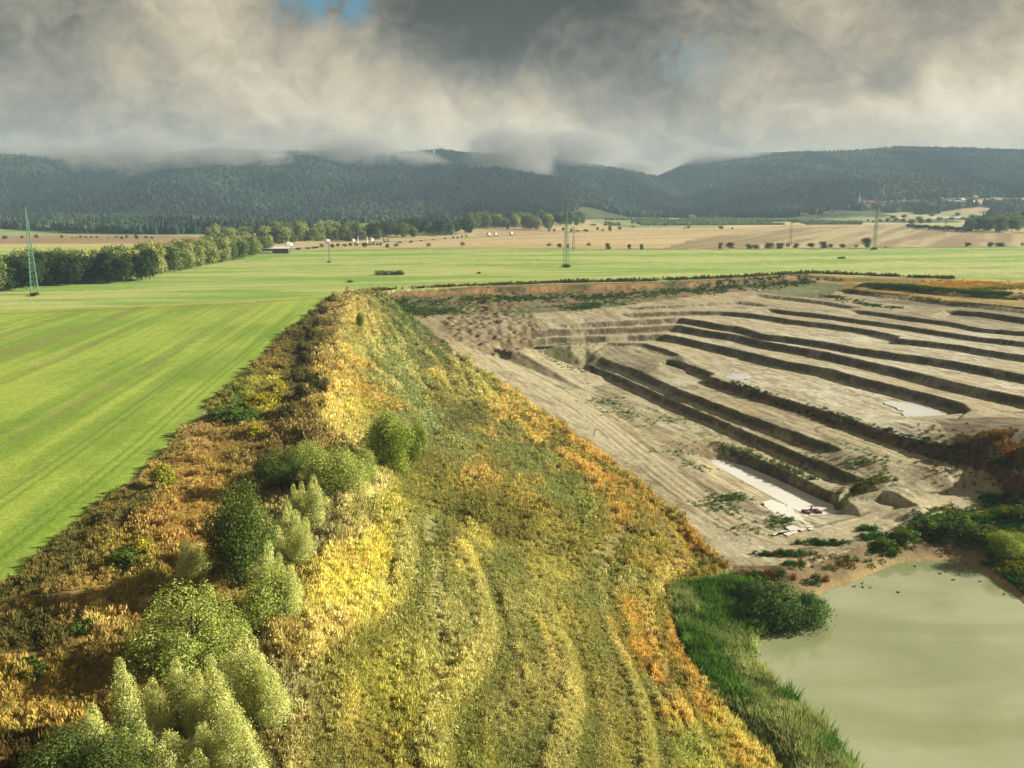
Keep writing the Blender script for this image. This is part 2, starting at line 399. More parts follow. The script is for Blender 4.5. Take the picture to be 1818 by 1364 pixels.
vs2, es2, fs2, ov, oe, of_ = delaunay_2d_cdt([Vector(p[:2]) for p in TP], TE, [], 0, 1e-4)
tz = []
TPa = np.array(TP)
for v, o_ in zip(vs2, ov):
    if o_: tz.append(sum(TP[i][2] for i in o_) / len(o_))
    else:
        d = np.hypot(TPa[:, 0] - v.x, TPa[:, 1] - v.y); i = np.argsort(d)[:4]; tz.append(float((TPa[i, 2] / (d[i] + 1e-3)).sum() / (1 / (d[i] + 1e-3)).sum()))
bvh = BVHTree.FromPolygons([Vector((v.x, v.y, z)) for v, z in zip(vs2, tz)], [tuple(f) for f in fs2])
_dn = Vector((0, 0, -1))

# ---------------------------------------------------------------- the ground sheet: a fan of quads, fine ahead of the viewer
rr = np.concatenate([np.geomspace(2, 48, 40)[:-1], np.geomspace(48, 120, 170)[:-1], np.geomspace(120, 380, 560)[:-1], np.geomspace(380, 520, 90)[:-1], np.geomspace(520, 4700, 160)])
aa = np.concatenate([np.linspace(-180, -40, 60)[:-1], np.linspace(-40, 40, 760), np.linspace(40, 180, 60)[1:-1]])
NR, NA = len(rr), len(aa)
A_, R_ = np.meshgrid(np.radians(aa), rr)
GX, GY = (R_ * np.sin(A_)), (R_ * np.cos(A_))
GZ = np.zeros_like(GX)
EXC = np.vstack([EDGE[:, :2], [at(p[0], p[1], 0)[:2] for p in [(640, 518), (700, 514), (850, 509), (1000, 504), (1150, 501), (1300, 495), (1440, 486), (1500, 490), (1600, 493), (1690, 494), (1820, 500)]],
                 [(330, 360), (330, 230), (280, 140), (230, 60), (190, -60), (120, -200), (-55, -200), (-55, -80)]])
near = (np.abs(GX) < 420) & (GY > -240) & (GY < 520)
idx = np.argwhere(near)
zz = np.zeros(len(idx))
for k, (i, j) in enumerate(idx):
    h = bvh.ray_cast(Vector((GX[i, j], GY[i, j], 60.0)), _dn)[0]
    if h is not None: zz[k] = h.z
GZ[near] = zz
inexc = inpoly(GX, GY, EXC)
GZ[~inexc & (R_ > 60)] *= 0.15
# broad lie of the land: the plain rolls very slightly
GZ += np.where(inexc, 0, (fbm(GX / 260, GY / 260, 3, 2) - 0.5) * 1.2 * ss(pdist(GX, GY, EXC), 3, 120)) * (R_ < 1200)

def grid_z(x, y):
    r = np.hypot(x, y); a = np.degrees(np.arctan2(x, y))
    fi = np.interp(r, rr, np.arange(NR)); fj = np.interp(a, aa, np.arange(NA))
    i = np.clip(fi.astype(int), 0, NR - 2); j = np.clip(fj.astype(int), 0, NA - 2); u = fi - i; v = fj - j
    return (GZ[i, j] * (1 - u) * (1 - v) + GZ[i + 1, j] * u * (1 - v) + GZ[i, j + 1] * (1 - u) * v + GZ[i + 1, j + 1] * u * v)

# zones
SLOPE_BOT = np.vstack([BOT[:, :2], [at(p[0], p[1], p[2])[:2] for p in [(1300, 1010, -18), (1215, 1050, -18.2), (1185, 1100, -18.2), (1215, 1180, -18.3), (1290, 1270, -18.3), (1370, 1364, -18.3), (1450, 1500, -18.3), (1500, 1750, -18.3)]]])
BANK = np.vstack([EDGE[:, :2], SLOPE_BOT, [(10, -20), (-25, -60), (-55, -80)]])
wx = (fbm(GX / 9, GY / 9, 21, 3) - 0.5) * 5; wy = (fbm(GX / 9, GY / 9, 22, 3) - 0.5) * 5
bank = inpoly(GX + wx, GY + wy, BANK) & inexc
gradr = np.gradient(GZ, axis=0) / np.gradient(R_, axis=0); grada = np.gradient(GZ, axis=1) / (np.gradient(A_, axis=1) * R_)
slope = np.hypot(gradr, grada)
pit = inexc & ~bank
steep = ss(slope, 0.35, 0.8) * pit
# terrace direction (for ruts and streaks)
dx_, dy_ = 0.343, -0.939
SA = GX * dx_ + GY * dy_; SB = -GX * dy_ + GY * dx_
HEAPP = [at(p[0], p[1], -5.5)[:2] for p in [(770, 575), (800, 548), (880, 540), (940, 552), (970, 575), (940, 598), (860, 602), (800, 592)]]
dS_ = pdist(GX, GY, np.vstack([SHORE, SHORE[:1]]))
heap = ss(-pdist(GX, GY, HEAPP + HEAPP[:1]) * np.where(inpoly(GX, GY, HEAPP), -1, 1), -1, 5)
lump = np.abs(fbm(GX / 4.5, GY / 4.5, 31, 4) - 0.5)
dz = pit * ((fbm(SB / 1.6, SA / 14, 33, 3) - 0.5) * 0.22 + (fbm(GX / 1.5, GY / 1.5, 35, 3) - 0.5) * 0.16)
steep = steep * ~((GY < 190) & (dS_ < 30))
dz += steep * ((fbm(SA / 1.2, SB / 6, 37, 3) - 0.5) * 0.4 + (fbm(GX / 1.0, GY / 1.0, 38, 2) - 0.5) * 0.4)
dz += pit * heap * (lump * 3.2 - 0.4 + (fbm(GX / 1.8, GY / 1.8, 39, 3) - 0.5) * 1.6)
# wheel ruts along the haul road and across the back terraces
ROADS = [[(880, 640, -13), (930, 668, -14.5), (975, 692, -16), (1050, 740, L0), (1130, 800, L0), (1210, 862, L0), (1300, 925, L0), (1390, 962, L0), (1480, 950, L0), (1600, 912, -17), (1720, 885, -16.5)],
         [(940, 645, -14.5), (985, 665, -16), (1030, 645, -16), (1070, 625, -14), (1100, 603, -11)], [(1020, 560, -5.5), (1022, 580, -7.5), (1024, 600, -9.6), (1040, 620, -12)],
         [(1725, 738, -9.7), (1770, 732, -9.2), (1850, 728, -8.5)], [(1480, 750, -11.4), (1600, 790, -11.4), (1700, 815, -11.4), (1818, 860, -11.4)]]
rut = np.zeros_like(GX); roadm = np.zeros_like(GX); rdd = np.full(GX.shape, 99.0)
for rp in ROADS:
    q = resample([at(*p) for p in rp], 4)[0]
    d = pdist(GX, GY, q); roadm = np.maximum(roadm, 1 - ss(d, 2.8, 3.8)); rdd = np.minimum(rdd, d)
    for off, wd in ((1.0, .35), (2.9, .3)): rut = np.maximum(rut, np.exp(-((d - off) / wd) ** 2) * (0.5 + fbm(GX / 9, GY / 9, 41, 2)))
dz -= pit * rut * 0.12
# pond and trench banks stay smooth
dS = pdist(GX, GY, np.vstack([SHORE, SHORE[:1]])); dT = pdist(GX, GY, np.vstack([TRENCH, TRENCH[:1]]))
inS = inpoly(GX, GY, SHORE); inT = inpoly(GX, GY, TRENCH)
quiet = np.where(inS | inT, 0, np.minimum(ss(dS, 0, 3), ss(dT, 0, 2)))
# bank: soft ridges that follow the slope
dc = pdist(GX, GY, CREST); db = pdist(GX, GY, SLOPE_BOT)
BU = dc / (dc + db + 1e-6)
cross = (BU - 0.5)
inner = inpoly(GX, GY, np.vstack([CREST[:, :2], SLOPE_BOT])) & bank
SAW, SAMP = slope_band(BU, GX, GY)
dz += inner * SAMP * ss(db, 3, 12) * ss(dc, 3, 10) * (.55 * ss(SAW, 0, .12) * ss(SAW, .34, .14) - .4 * ss(SAW, .25, .32) * ss(SAW, .55, .40))
dz += inner * ((fbm(BU * 11, GY / 40, 51, 3) - 0.5) * 0.9 + (fbm(GX / 3, GY / 3, 52, 3) - 0.5) * 0.5) * ss(db, 0, 4)
dz += (bank & ~inner) * ((fbm(GX / 5, GY / 5, 53, 3) - 0.42) * 1.4) * ss(pdist(GX, GY, EDGE), 0, 3)
QX, QY = proj(GX, GY, np.clip(GZ, -20, 0))
bund = pit & (GY < 200) & (GZ > POND_Z) & inpoly(QX, QY, [(1300, 1004), (1430, 1006), (1480, 988), (1560, 958), (1640, 932), (1760, 906), (1900, 890), (2300, 900), (2300, 1500), (1290, 1300)])
dz += bund * ss(dS, 1.5, 6) * ((fbm(GX / 4, GY / 4, 55, 3) - 0.5) * 1.1)
GZ += dz * quiet

# ---------------------------------------------------------------- ground colours (what the ground is made of, plus painted shade on the pit walls)
def arr(c): return np.array(c)
def lerp(a, b, t): return a + (b - a) * np.asarray(t)[..., None]
n1 = fbm(GX / 30, GY / 30, 61, 4); n2 = fbm(GX / 4, GY / 4, 62, 3); n3 = fbm(GX / 110, GY / 110, 63, 3)
# crop rows run along the field edge
ex, ey = -0.085, 0.996
RB = GX * ey - GY * ex; RA = GX * ex + GY * ey
FB = RB + (fbm(GX / 90, GY / 90, 66, 2) - 0.5) * 3
s1 = fbm(FB / 3.2, RA / 90, 64, 3); s2 = fbm(FB / 4.6, RA / 220, 65, 2); s3 = fbm(FB / 0.9, RA / 12, 67, 2)
col = np.zeros(GX.shape + (3,))
near_g = lerp(arr(alb(136, 168, 56)), arr(alb(176, 198, 80)), ss(s1 * 0.6 + n1 * 0.4, 0.3, 0.7))
near_g = lerp(near_g, arr(alb(150, 148, 84)), ss(s2 * 0.7 + s3 * 0.3, 0.59, 0.72) * 0.5)
col[:] = near_g
# the further strip of the same crop, sown across
g2x, g2y = 0.985, 0.17
FB2 = -GX * g2y + GY * g2x; FA2 = GX * g2x + GY * g2y
t1 = fbm(FB2 / 7 + n1 * 2, FA2 / 120, 71, 3); t2 = fbm(FB2 / 20 + n3 * 3, FA2 / 160, 72, 3)
far_g = lerp(arr(alb(140, 178, 76)), arr(alb(196, 204, 122)), ss(t1 * 0.45 + t2 * 0.55, 0.36, 0.66))
farline = [at(p[0], p[1])[:2] for p in [(-900, 556), (0, 552), (150, 546), (300, 541), (450, 534), (590, 524)]]
FARP = np.vstack([farline, [at(640, 517)[:2], at(1690, 490)[:2], (420, 330), (1500, 330), (1500, 1500), (-1500, 1500), (-1500, 330)]])
fp = inpoly(GX, GY + (n1 - 0.5) * 6, FARP)
col = np.where(fp[..., None], far_g, col)
dl = pdist(GX, GY, farline)
col = lerp(col, arr(alb(196, 190, 96)), (1 - ss(dl, 1, 5)) * 0.6 * ~inexc)
dl2 = pdist(GX, GY, np.array(farline) + [0, -9]); col = lerp(col, arr(alb(150, 140, 80)), (1 - ss(dl2, 0.5, 4)) * 0.5 * ~inexc * ~fp)
# tan path crossing the right field
rp_ = resample([at(p[0], p[1]) for p in [(1480, 457), (1600, 464), (1720, 478), (1818, 492)]], 10)[0]
col = lerp(col, arr(alb(212, 196, 138)), (1 - ss(pdist(GX, GY, rp_), 1.5, 5)) * 0.7)
# stubble and far fields
def fld(px, c1, c2, ang=0.0, wid=12, mixn=0.5, z=0.0):
    P = [at(p[0], p[1], z)[:2] for p in px]
    m = inpoly(GX + (n1 - .5) * 10, GY + (n2 - .5) * 6, P)
    ca, sa_ = math.cos(R(ang)), math.sin(R(ang))
    u = -GX * sa_ + GY * ca; v = GX * ca + GY * sa_
    t = fbm(u / wid, v / (wid * 22), 81, 3) * (1 - mixn) + fbm(GX / 140, GY / 140, 82, 3) * mixn
    c = lerp(arr(alb(*c1)), arr(alb(*c2)), ss(t, 0.36, 0.64))
    col[m] = c[m]
# everything beyond the green crop
fld([(-4000, 446), (300, 446), (470, 448), (600, 443), (900, 441), (1200, 442), (1500, 439), (1818, 437), (5000, 430), (3500, 372), (-3000, 372)], (200, 182, 128), (214, 196, 146), 10, 14)
fld([(-600, 446), (330, 446), (400, 436), (330, 433), (-600, 434)], (190, 192, 112), (206, 204, 124), 5, 20)
fld([(-600, 434), (330, 433), (420, 424), (300, 419), (-600, 420)], (170, 138, 104), (182, 150, 114), 5, 20)
fld([(-600, 420), (300, 419), (420, 416), (300, 409), (-600, 410)], (150, 172, 110), (166, 182, 120), 5, 20)
fld([(640, 441), (720, 440), (900, 424), (1100, 412), (1300, 407), (1620, 396), (1700, 408), (1818, 414), (3000, 424), (3000, 437), (1818, 438), (1500, 439.5), (1200, 442.3), (900, 441.4)],
    (200, 174, 122), (220, 198, 148), 32, 9, 0.35)
fld([(1180, 441.5), (1240, 420), (1400, 406), (1620, 397), (1700, 409), (1818, 415), (3000, 424), (3000, 437), (1818, 438), (1500, 439.3)], (160, 140, 98), (200, 184, 134), 62, 13, 0.25)
fld([(835, 419), (870, 409), (960, 405), (1060, 410), (1000, 415), (900, 420)], (196, 160, 116), (206, 172, 128), 20)
fld([(950, 402), (1080, 398), (1100, 404), (1010, 411), (960, 408)], (212, 190, 126), (222, 204, 140), 0)
fld([(1040, 392), (1250, 389), (1500, 388), (1600, 394), (1400, 402), (1260, 404), (1100, 404)], (126, 150, 84), (170, 178, 110), 10, 10)
fld([(1030, 392), (1040, 384), (1200, 383), (1430, 386), (1250, 390)], (190, 156, 122), (200, 168, 132), 5)
fld([(1260, 408), (1300, 396), (1500, 393), (1610, 392), (1620, 396), (1400, 401)], (212, 200, 140), (220, 206, 150), 5)
fld([(1600, 392), (1740, 388), (1760, 408), (1700, 407)], (190, 190, 128), (206, 204, 142), 5)
# verge under the trees between green and stubble
vl = resample([at(p[0], p[1]) for p in [(700, 441.5), (900, 441.5), (1200, 442.5), (1500, 440), (1818, 438), (2600, 432)]], 20)[0]
vd = pdist(GX, GY, vl)
col = lerp(col, arr(alb(92, 96, 44)), (1 - ss(vd, 2.5, 6)) * 0.85)
# crop edge along the bank: unsown strip
ed = pdist(GX, GY, EDGE)
col = lerp(col, arr(alb(150, 190, 60)), (1 - ss(ed, 1, 7)) * 0.5 * ~inexc * (GY < 380))
for off in (4.2, 6.0, 13.0, 14.8):
    col = lerp(col, arr(alb(104, 140, 46)), np.exp(-((ed - off) / 0.35) ** 2) * 0.6 * ~inexc * (GY < 340))

# pit soil
clay = lerp(arr(alb(172, 159, 128)), arr(alb(204, 192, 160)), ss(fbm(SB / 6, SA / 45, 91, 4) * 0.6 + n2 * 0.4, 0.32, 0.66))
clay = lerp(clay, arr(alb(192, 172, 130)), ss(fbm(GX / 26, GY / 26, 92, 3), 0.5, 0.72) * 0.7)
pale = ss(fbm(SB / 5 + (n2 - .5) * 2, SA / 16, 93, 4), 0.54, 0.66)
wet = np.zeros_like(GX)
for (a, b, rx, ry, s) in [(1330, 675, 90, 30, .7), (1480, 700, 110, 32, 1), (1600, 735, 90, 22, .9), (1620, 770, 80, 14, .7), (1450, 600, 200, 16, .9), (1650, 640, 200, 26, .8), (1700, 600, 160, 14, .6), (1330, 570, 90, 10, .5),
                          (1390, 920, 70, 14, .9), (1340, 960, 80, 22, .9), (1480, 935, 80, 14, .9), (1620, 910, 90, 14, .9), (1600, 870, 60, 16, .7), (1200, 680, 130, 25, .35), (1260, 760, 90, 22, .4), (1130, 720, 50, 12, .5), (1750, 900, 40, 8, .8), (1800, 690, 60, 22, .8)]:
    zr = {True: L0, False: -10}[b > 740]
    PX, PY = proj(GX, GY, np.clip(GZ, -20, 0)); wet = np.maximum(wet, s * np.exp(-((PX - a) / rx) ** 2 - ((PY - b) / ry) ** 2))
clay = lerp(clay, arr(alb(232, 224, 204)), np.clip(pale * wet * 1.7, 0, 1))
clay = lerp(clay, arr(alb(196, 192, 172)), np.clip(wet * 0.5, 0, 1) * 0.8)
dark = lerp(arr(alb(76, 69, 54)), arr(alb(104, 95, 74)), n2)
clay = lerp(clay, dark, np.clip(steep * ss(-GX + GY * 0.0 + 400, 0, 1) * ss(slope, 0.45, 0.9), 0, 1) * 0.85)  # steep wall faces darkened: part of their shade is in the colour
clay = lerp(clay, arr(alb(206, 192, 160)), roadm * 0.45)
fs = fbm(SB / 0.9, SA / 7, 191, 3); clay = lerp(clay, arr(alb(120, 104, 78)), ss(fs, .58, .70) * .5); clay = lerp(clay, arr(alb(226, 218, 196)), ss(fs, .40, .30) * .35)
clay = lerp(clay, arr(alb(122, 104, 76)), np.clip(rut, 0, 1) * 0.28 * ss(n1, .35, .6))
cr = ss(np.abs(fbm(SB / 4 + n1 * 2, SA / 20, 95, 4) - 0.5), 0.018, 0.0)
clay = lerp(clay, arr(alb(112, 94, 66)), cr * 0.55 * ss(n1, 0.4, 0.6))
clay = lerp(clay, lerp(arr(alb(120, 102, 78)), arr(alb(176, 154, 116)), n2), heap * 0.8)
# weeds on the pit floor: sparse green
weed = np.zeros_like(GX)
for (a, b, rx, ry) in [(1075, 715, 26, 8), (1060, 690, 20, 6), (1110, 735, 25, 8), (1140, 760, 30, 8), (1190, 745, 30, 6), (1200, 800, 30, 8), (1270, 890, 22, 10), (1285, 905, 25, 12), (1300, 885, 25, 8), (1390, 925, 22, 7), (1440, 785, 60, 10),
                       (1530, 800, 40, 8), (1020, 620, 40, 8), (1010, 632, 40, 7), (1530, 880, 26, 10), (1005, 640, 30, 6), (960, 568, 30, 6), (1250, 770, 40, 8), (1000, 690, 25, 6), (1220, 825, 20, 6), (1345, 940, 40, 8)]:
    weed = np.maximum(weed, np.exp(-((PX - a) / rx) ** 2 - ((PY - b) / ry) ** 2))
weed = weed * ss(fbm(GX / 1.6, GY / 1.6, 97, 3), 0.42, 0.6)
clay = lerp(clay, arr(alb(96, 124, 52)), np.clip(weed * 1.1, 0, 1) * 0.8)
# upper right: brown overburden with weeds; orange cut face at the back
brownm = inpoly(PX, PY, [(1660, 745), (1750, 738), (1900, 720), (1900, 900), (1790, 880), (1770, 840), (1700, 790)]) & (GY < 400)
clay = lerp(clay, lerp(arr(alb(88, 72, 46)), arr(alb(128, 108, 74)), n2), brownm * 0.9)
bwall = pdist(GX, GY, np.vstack([at(p[0], p[1], Z['w4'])[:2] for p in [(1258, 672), (1400, 716), (1560, 768), (1700, 806), (1805, 840)]]))
clay = lerp(clay, arr(alb(120, 88, 54)), (1 - ss(bwall, 1.5, 3.5)) * 0.7)
up = inpoly(PX, PY, [(640, 505), (1440, 480), (1440, 505), (1240, 525), (1090, 545), (960, 556), (800, 560), (700, 545), (660, 540)])
soilb = lerp(arr(alb(120, 98, 70)), arr(alb(160, 136, 98)), n2); soilb = lerp(soilb, arr(alb(86, 112, 44)), ss(fbm(GX / 9, GY / 5, 98, 3), 0.42, 0.6) * 0.85)
clay = lerp(clay, soilb, up * 0.95)
rimw = WALLS[16][0]; rd = pdist(GX, GY, rimw)
orange = lerp(arr(alb(150, 108, 66)), arr(alb(204, 162, 112)), fbm(GX / 6, GZ * 2, 99, 3)); orange = lerp(orange, arr(alb(104, 92, 56)), ss(fbm(GX / 16, GY / 16, 199, 2), .45, .65))
clay = lerp(clay, orange, (1 - ss(rd, 2.0, 4.0)) * ss(GZ, -2.4, -1.7))
clay = lerp(clay, arr(alb(110, 82, 48)), (1 - ss(rd, 3.5, 9)) * ss(-GZ, 2.2, 2.9) * 0.5)
grn = inpoly(PX, PY, [(1340, 518), (1440, 500), (1530, 508), (1480, 520), (1470, 530), (1400, 526)])
clay = lerp(clay, arr(alb(112, 122, 66)), grn * 0.9)
yel = inpoly(PX, PY, [(1440, 484), (1700, 496), (1830, 498), (1830, 545), (1700, 534), (1540, 516), (1480, 520), (1500, 505), (1430, 492)])
ym = fbm(GX / 10, GY / 10, 100, 3)
clay = lerp(clay, lerp(arr(alb(186, 160, 70)), arr(alb(150, 130, 60)), ss(ym, .4, .6)), yel * 0.9)
oats = inpoly(PX, PY + (n1 - .5) * 3, [(1600, 507), (1640, 503), (1720, 494), (1900, 496), (1900, 521), (1700, 519), (1650, 514)])
clay = lerp(clay, lerp(arr(alb(214, 172, 84)), arr(alb(226, 190, 104)), ym), oats * 1.0)
brs = inpoly(PX, PY, [(1540, 535), (1700, 548), (1680, 562), (1818, 580), (1818, 545), (1660, 533)])
clay = lerp(clay, arr(alb(112, 98, 66)), brs * 0.6)
# bund by the pond: brown earth, sandy rim at the water
bd = lerp(arr(alb(112, 92, 62)), arr(alb(158, 134, 96)), n2)
clay = lerp(clay, bd, bund * 0.85)
clay = lerp(clay, lerp(arr(alb(196, 168, 120)), arr(alb(168, 148, 108)), n2), (1 - ss(dS, 0.5, 3.2)) * (GY < 190))
clay = lerp(clay, arr(alb(96, 84, 52)), (inS | inT) * 0.8)
open_ = pit & ~bund & (GZ < -3.0)
fl = ss(fbm(SB / 1.1 + (n2 - .5) * 1.5, SA / 3.4, 193, 3), .585, .64) * np.clip(.22 + wet, 0, 1) * (1 - steep); clay = lerp(clay, arr(alb(232, 226, 208)), fl * open_ * .8)
ck = ss(np.abs(fbm(SB / 2.2 + n2 * 1.5, SA / 9, 194, 4) - .5), .016, .002) * ss(fbm(GX / 12, GY / 12, 195, 2), .42, .55); clay = lerp(clay, arr(alb(96, 82, 58)), ck * open_ * .8)
ck = ss(np.abs(fbm(GX / 5, GY / 7, 196, 4) - .5), .010, .001); clay = lerp(clay, arr(alb(104, 90, 66)), ck * open_ * .5)
clod = fbm(SA / .9, SB / .5 + GZ * 1.2, 197, 2); clay = clay * (1 + ((clod - .5) * 1.3 * steep)[..., None])
rq = roadm * (GZ < -9) * open_; clay = lerp(clay, lerp(arr(alb(196, 182, 148)), arr(alb(214, 202, 170)), fbm(GX / 3, GY / 3, 198, 3)), rq * .7)
ek = np.exp(-((rdd - 4.0 - (n1 - .5)) / .4) ** 2) * ss(fbm(GX / 7, GY / 7, 189, 2), .35, .5) * open_; clay = lerp(clay, arr(alb(104, 94, 62)), ek * .75)
clay = clay * np.array([.91, .93, .85])
col = np.where(pit[..., None], clay, col)

# bank: what grows where (colour of the cover, looked up by place)
VEG = [  # x, y, colour of cover, second colour
 (20, 1080, (92, 92, 30), (150, 110, 40)), (120, 990, (100, 96, 34), (140, 112, 44)), (215, 900, (108, 98, 36), (150, 120, 50)), (300, 800, (150, 120, 56), (190, 140, 60)), (390, 715, (176, 150, 60), (120, 100, 44)), (470, 640, (132, 108, 44), (176, 140, 60)), (560, 555, (90, 80, 34), (120, 90, 50)),
 (330, 830, (188, 128, 46), (206, 150, 66)), (330, 900, (196, 132, 44), (206, 160, 70)), (300, 950, (202, 138, 60), (176, 110, 36)), (250, 1010, (190, 150, 30), (150, 130, 40)), (160, 1060, (150, 112, 44), (190, 140, 60)), (180, 1110, (176, 126, 50), (206, 160, 80)), (60, 1140, (92, 86, 30), (60, 56, 20)), (220, 1150, (176, 128, 44), (150, 110, 40)),
 (60, 1200, (190, 130, 36), (206, 160, 40)), (130, 1230, (180, 120, 36), (150, 130, 30)), (30, 1290, (176, 130, 40), (196, 150, 46)), (130, 1290, (170, 110, 36), (196, 140, 44)), (60, 1350, (100, 66, 24), (80, 56, 20)), (230, 1200, (170, 140, 50), (190, 150, 60)),
 (440, 735, (72, 104, 26), (90, 120, 30)), (405, 728, (80, 116, 30), (96, 120, 30)), (470, 710, (196, 180, 30), (170, 160, 36)), (490, 690, (206, 186, 36), (150, 130, 40)), (450, 770, (196, 150, 92), (170, 120, 50)), (380, 770, (198, 150, 90), (180, 120, 56)), (480, 600, (150, 116, 50), (110, 90, 40)), (530, 620, (116, 96, 36), (90, 80, 34)), (540, 680, (76, 74, 26), (96, 90, 36)), (520, 740, (110, 90, 36), (150, 120, 50)), (560, 600, (96, 86, 36), (120, 100, 50)),
 (600, 560, (206, 172, 110), (186, 140, 76)), (596, 620, (222, 184, 112), (206, 156, 70)), (588, 690, (226, 186, 104), (206, 150, 60)), (575, 735, (222, 182, 100), (196, 160, 60)), (540, 770, (150, 108, 62), (176, 130, 80)), (480, 785, (160, 116, 60), (130, 96, 46)),
 (620, 600, (190, 170, 86), (150, 140, 60)), (640, 570, (170, 160, 80), (206, 150, 80)), (660, 560, (196, 150, 80), (150, 150, 80)), (650, 620, (156, 150, 80), (190, 170, 96)), (625, 660, (206, 140, 66), (176, 140, 50)), (640, 690, (196, 130, 54), (160, 140, 50)), (625, 720, (190, 160, 50), (130, 130, 40)), (665, 700, (206, 140, 60), (150, 140, 70)),
 (700, 620, (150, 146, 86), (120, 128, 70)), (690, 660, (160, 158, 100), (130, 134, 80)), (730, 700, (148, 146, 88), (124, 130, 76)), (760, 750, (140, 140, 84), (116, 124, 70)), (700, 760, (150, 146, 90), (120, 126, 60)), (720, 575, (80, 104, 44), (110, 120, 60)), (690, 555, (120, 124, 56), (90, 110, 50)), (760, 610, (92, 110, 50), (110, 100, 60)), (780, 650, (96, 106, 52), (120, 112, 66)), (790, 690, (140, 130, 60), (110, 100, 60)),
 (790, 680, (206, 176, 92), (190, 160, 84)), (840, 700, (206, 178, 90), (120, 120, 60)), (830, 750, (96, 100, 52), (116, 106, 60)), (820, 800, (120, 126, 66), (146, 138, 76)), (870, 760, (106, 104, 56), (190, 150, 76)), (890, 715, (206, 160, 84), (196, 150, 76)), (930, 740, (206, 158, 76), (110, 100, 60)), (960, 770, (206, 150, 64), (200, 146, 60)), (900, 800, (112, 116, 58), (130, 130, 66)),
 (950, 820, (112, 120, 58), (140, 136, 70)), (1000, 790, (206, 150, 64), (110, 96, 50)), (1030, 815, (206, 142, 56), (196, 136, 50)), (1060, 850, (206, 140, 54), (190, 128, 46)), (1090, 865, (110, 100, 50), (196, 136, 50)), (1110, 830, (206, 150, 64), (110, 90, 46)), (1000, 870, (130, 134, 66), (110, 116, 56)), (1040, 900, (146, 140, 62), (120, 120, 50)), (1120, 900, (150, 126, 50), (196, 134, 46)), (1190, 890, (206, 142, 56), (110, 90, 40)),
 (1150, 900, (120, 116, 50), (196, 136, 50)), (1220, 940, (200, 136, 40), (176, 120, 36)), (1260, 970, (196, 130, 36), (110, 84, 34)), (1180, 960, (190, 150, 50), (150, 130, 46)), (1120, 960, (160, 134, 60), (140, 126, 56)),
 (860, 840, (190, 140, 66), (140, 126, 56)), (920, 870, (196, 146, 66), (146, 136, 60)), (820, 850, (180, 140, 56), (130, 124, 50)), (760, 840, (120, 106, 44), (150, 130, 60)), (740, 880, (170, 150, 44), (130, 126, 44)), (840, 900, (130, 116, 42), (110, 104, 40)), (900, 930, (150, 124, 46), (120, 104, 40)), (980, 960, (166, 140, 56), (140, 126, 52)),
 (650, 880, (212, 188, 140), (190, 166, 110)), (620, 940, (206, 176, 120), (170, 140, 80)), (560, 940, (130, 130, 70), (176, 160, 100)), (690, 900, (190, 166, 60), (160, 150, 50)), (660, 990, (206, 180, 50), (196, 166, 44)), (600, 1020, (216, 186, 60), (200, 160, 70)), (630, 1080, (214, 186, 56), (186, 170, 50)), (560, 1150, (206, 170, 84), (190, 150, 84)), (520, 1240, (176, 150, 96), (150, 130, 84)), (540, 1340, (170, 146, 76), (150, 130, 70)), (600, 1250, (204, 170, 90), (190, 166, 60)), (660, 1200, (176, 160, 50), (160, 150, 50)), (700, 1300, (176, 150, 40), (150, 140, 40)), (660, 1340, (160, 130, 50), (130, 120, 40)),
 (720, 1000, (160, 150, 86), (146, 140, 64)), (760, 1080, (150, 146, 80), (176, 160, 90)), (760, 960, (110, 110, 46), (150, 140, 70)), (830, 980, (206, 176, 84), (150, 140, 76)), (830, 1100, (140, 136, 70), (166, 150, 90)), (780, 1200, (156, 146, 66), (176, 160, 80)), (820, 1330, (150, 140, 50), (120, 120, 40)), (900, 1010, (150, 146, 76), (120, 120, 56)), (920, 1080, (176, 158, 90), (140, 136, 70)), (930, 1180, (186, 160, 100), (140, 130, 70)), (900, 1270, (130, 116, 56), (160, 146, 80)), (960, 1330, (136, 132, 74), (116, 116, 60)),
 (990, 1030, (206, 180, 90), (176, 156, 76)), (1010, 1120, (200, 172, 84), (150, 140, 70)), (1060, 1050, (120, 124, 60), (150, 142, 80)), (1080, 1150, (126, 126, 62), (150, 140, 76)), (1050, 1240, (190, 160, 90), (150, 136, 80)), (1130, 1050, (170, 154, 90), (140, 136, 70)), (1150, 1230, (150, 140, 80), (170, 150, 90)), (1170, 1330, (140, 134, 70), (190, 160, 84)), (1120, 1330, (190, 160, 90), (150, 140, 50)), (1040, 1330, (130, 126, 66), (150, 140, 76)),
 (1200, 1010, (190, 130, 44), (170, 140, 56)), (1120, 1100, (176, 144, 60), (200, 130, 46)), (1140, 1140, (206, 138, 48), (190, 120, 40)), (1180, 1190, (200, 134, 48), (110, 76, 34)), (1230, 1260, (206, 150, 60), (190, 130, 50)), (1270, 1320, (196, 160, 64), (150, 150, 50)), (1330, 1350, (200, 150, 60), (170, 150, 50)), (1240, 1340, (150, 150, 46), (120, 130, 40)), (1170, 1060, (160, 144, 50), (180, 140, 56)), (1150, 990, (150, 130, 60), (176, 140, 56))]
VP = np.array([(v[0], v[1]) for v in VEG], float)
def vcol(c):
    c = np.array(alb(*c, 1.0)); l = c @ np.array([.3, .55, .15]); c = c * .72 + l * np.array([1.02, 1.0, .62]) * .28
    c = c.copy(); c[1] += .20 * max(c[0] - c[1], 0); c[2] += .05 * c[0]
    return c * np.array([.96, 1.03, .90]) * 1.55 * ALB
VC1 = np.array([vcol(v[2]) for v in VEG]); VC2 = np.array([vcol(v[3]) for v in VEG])
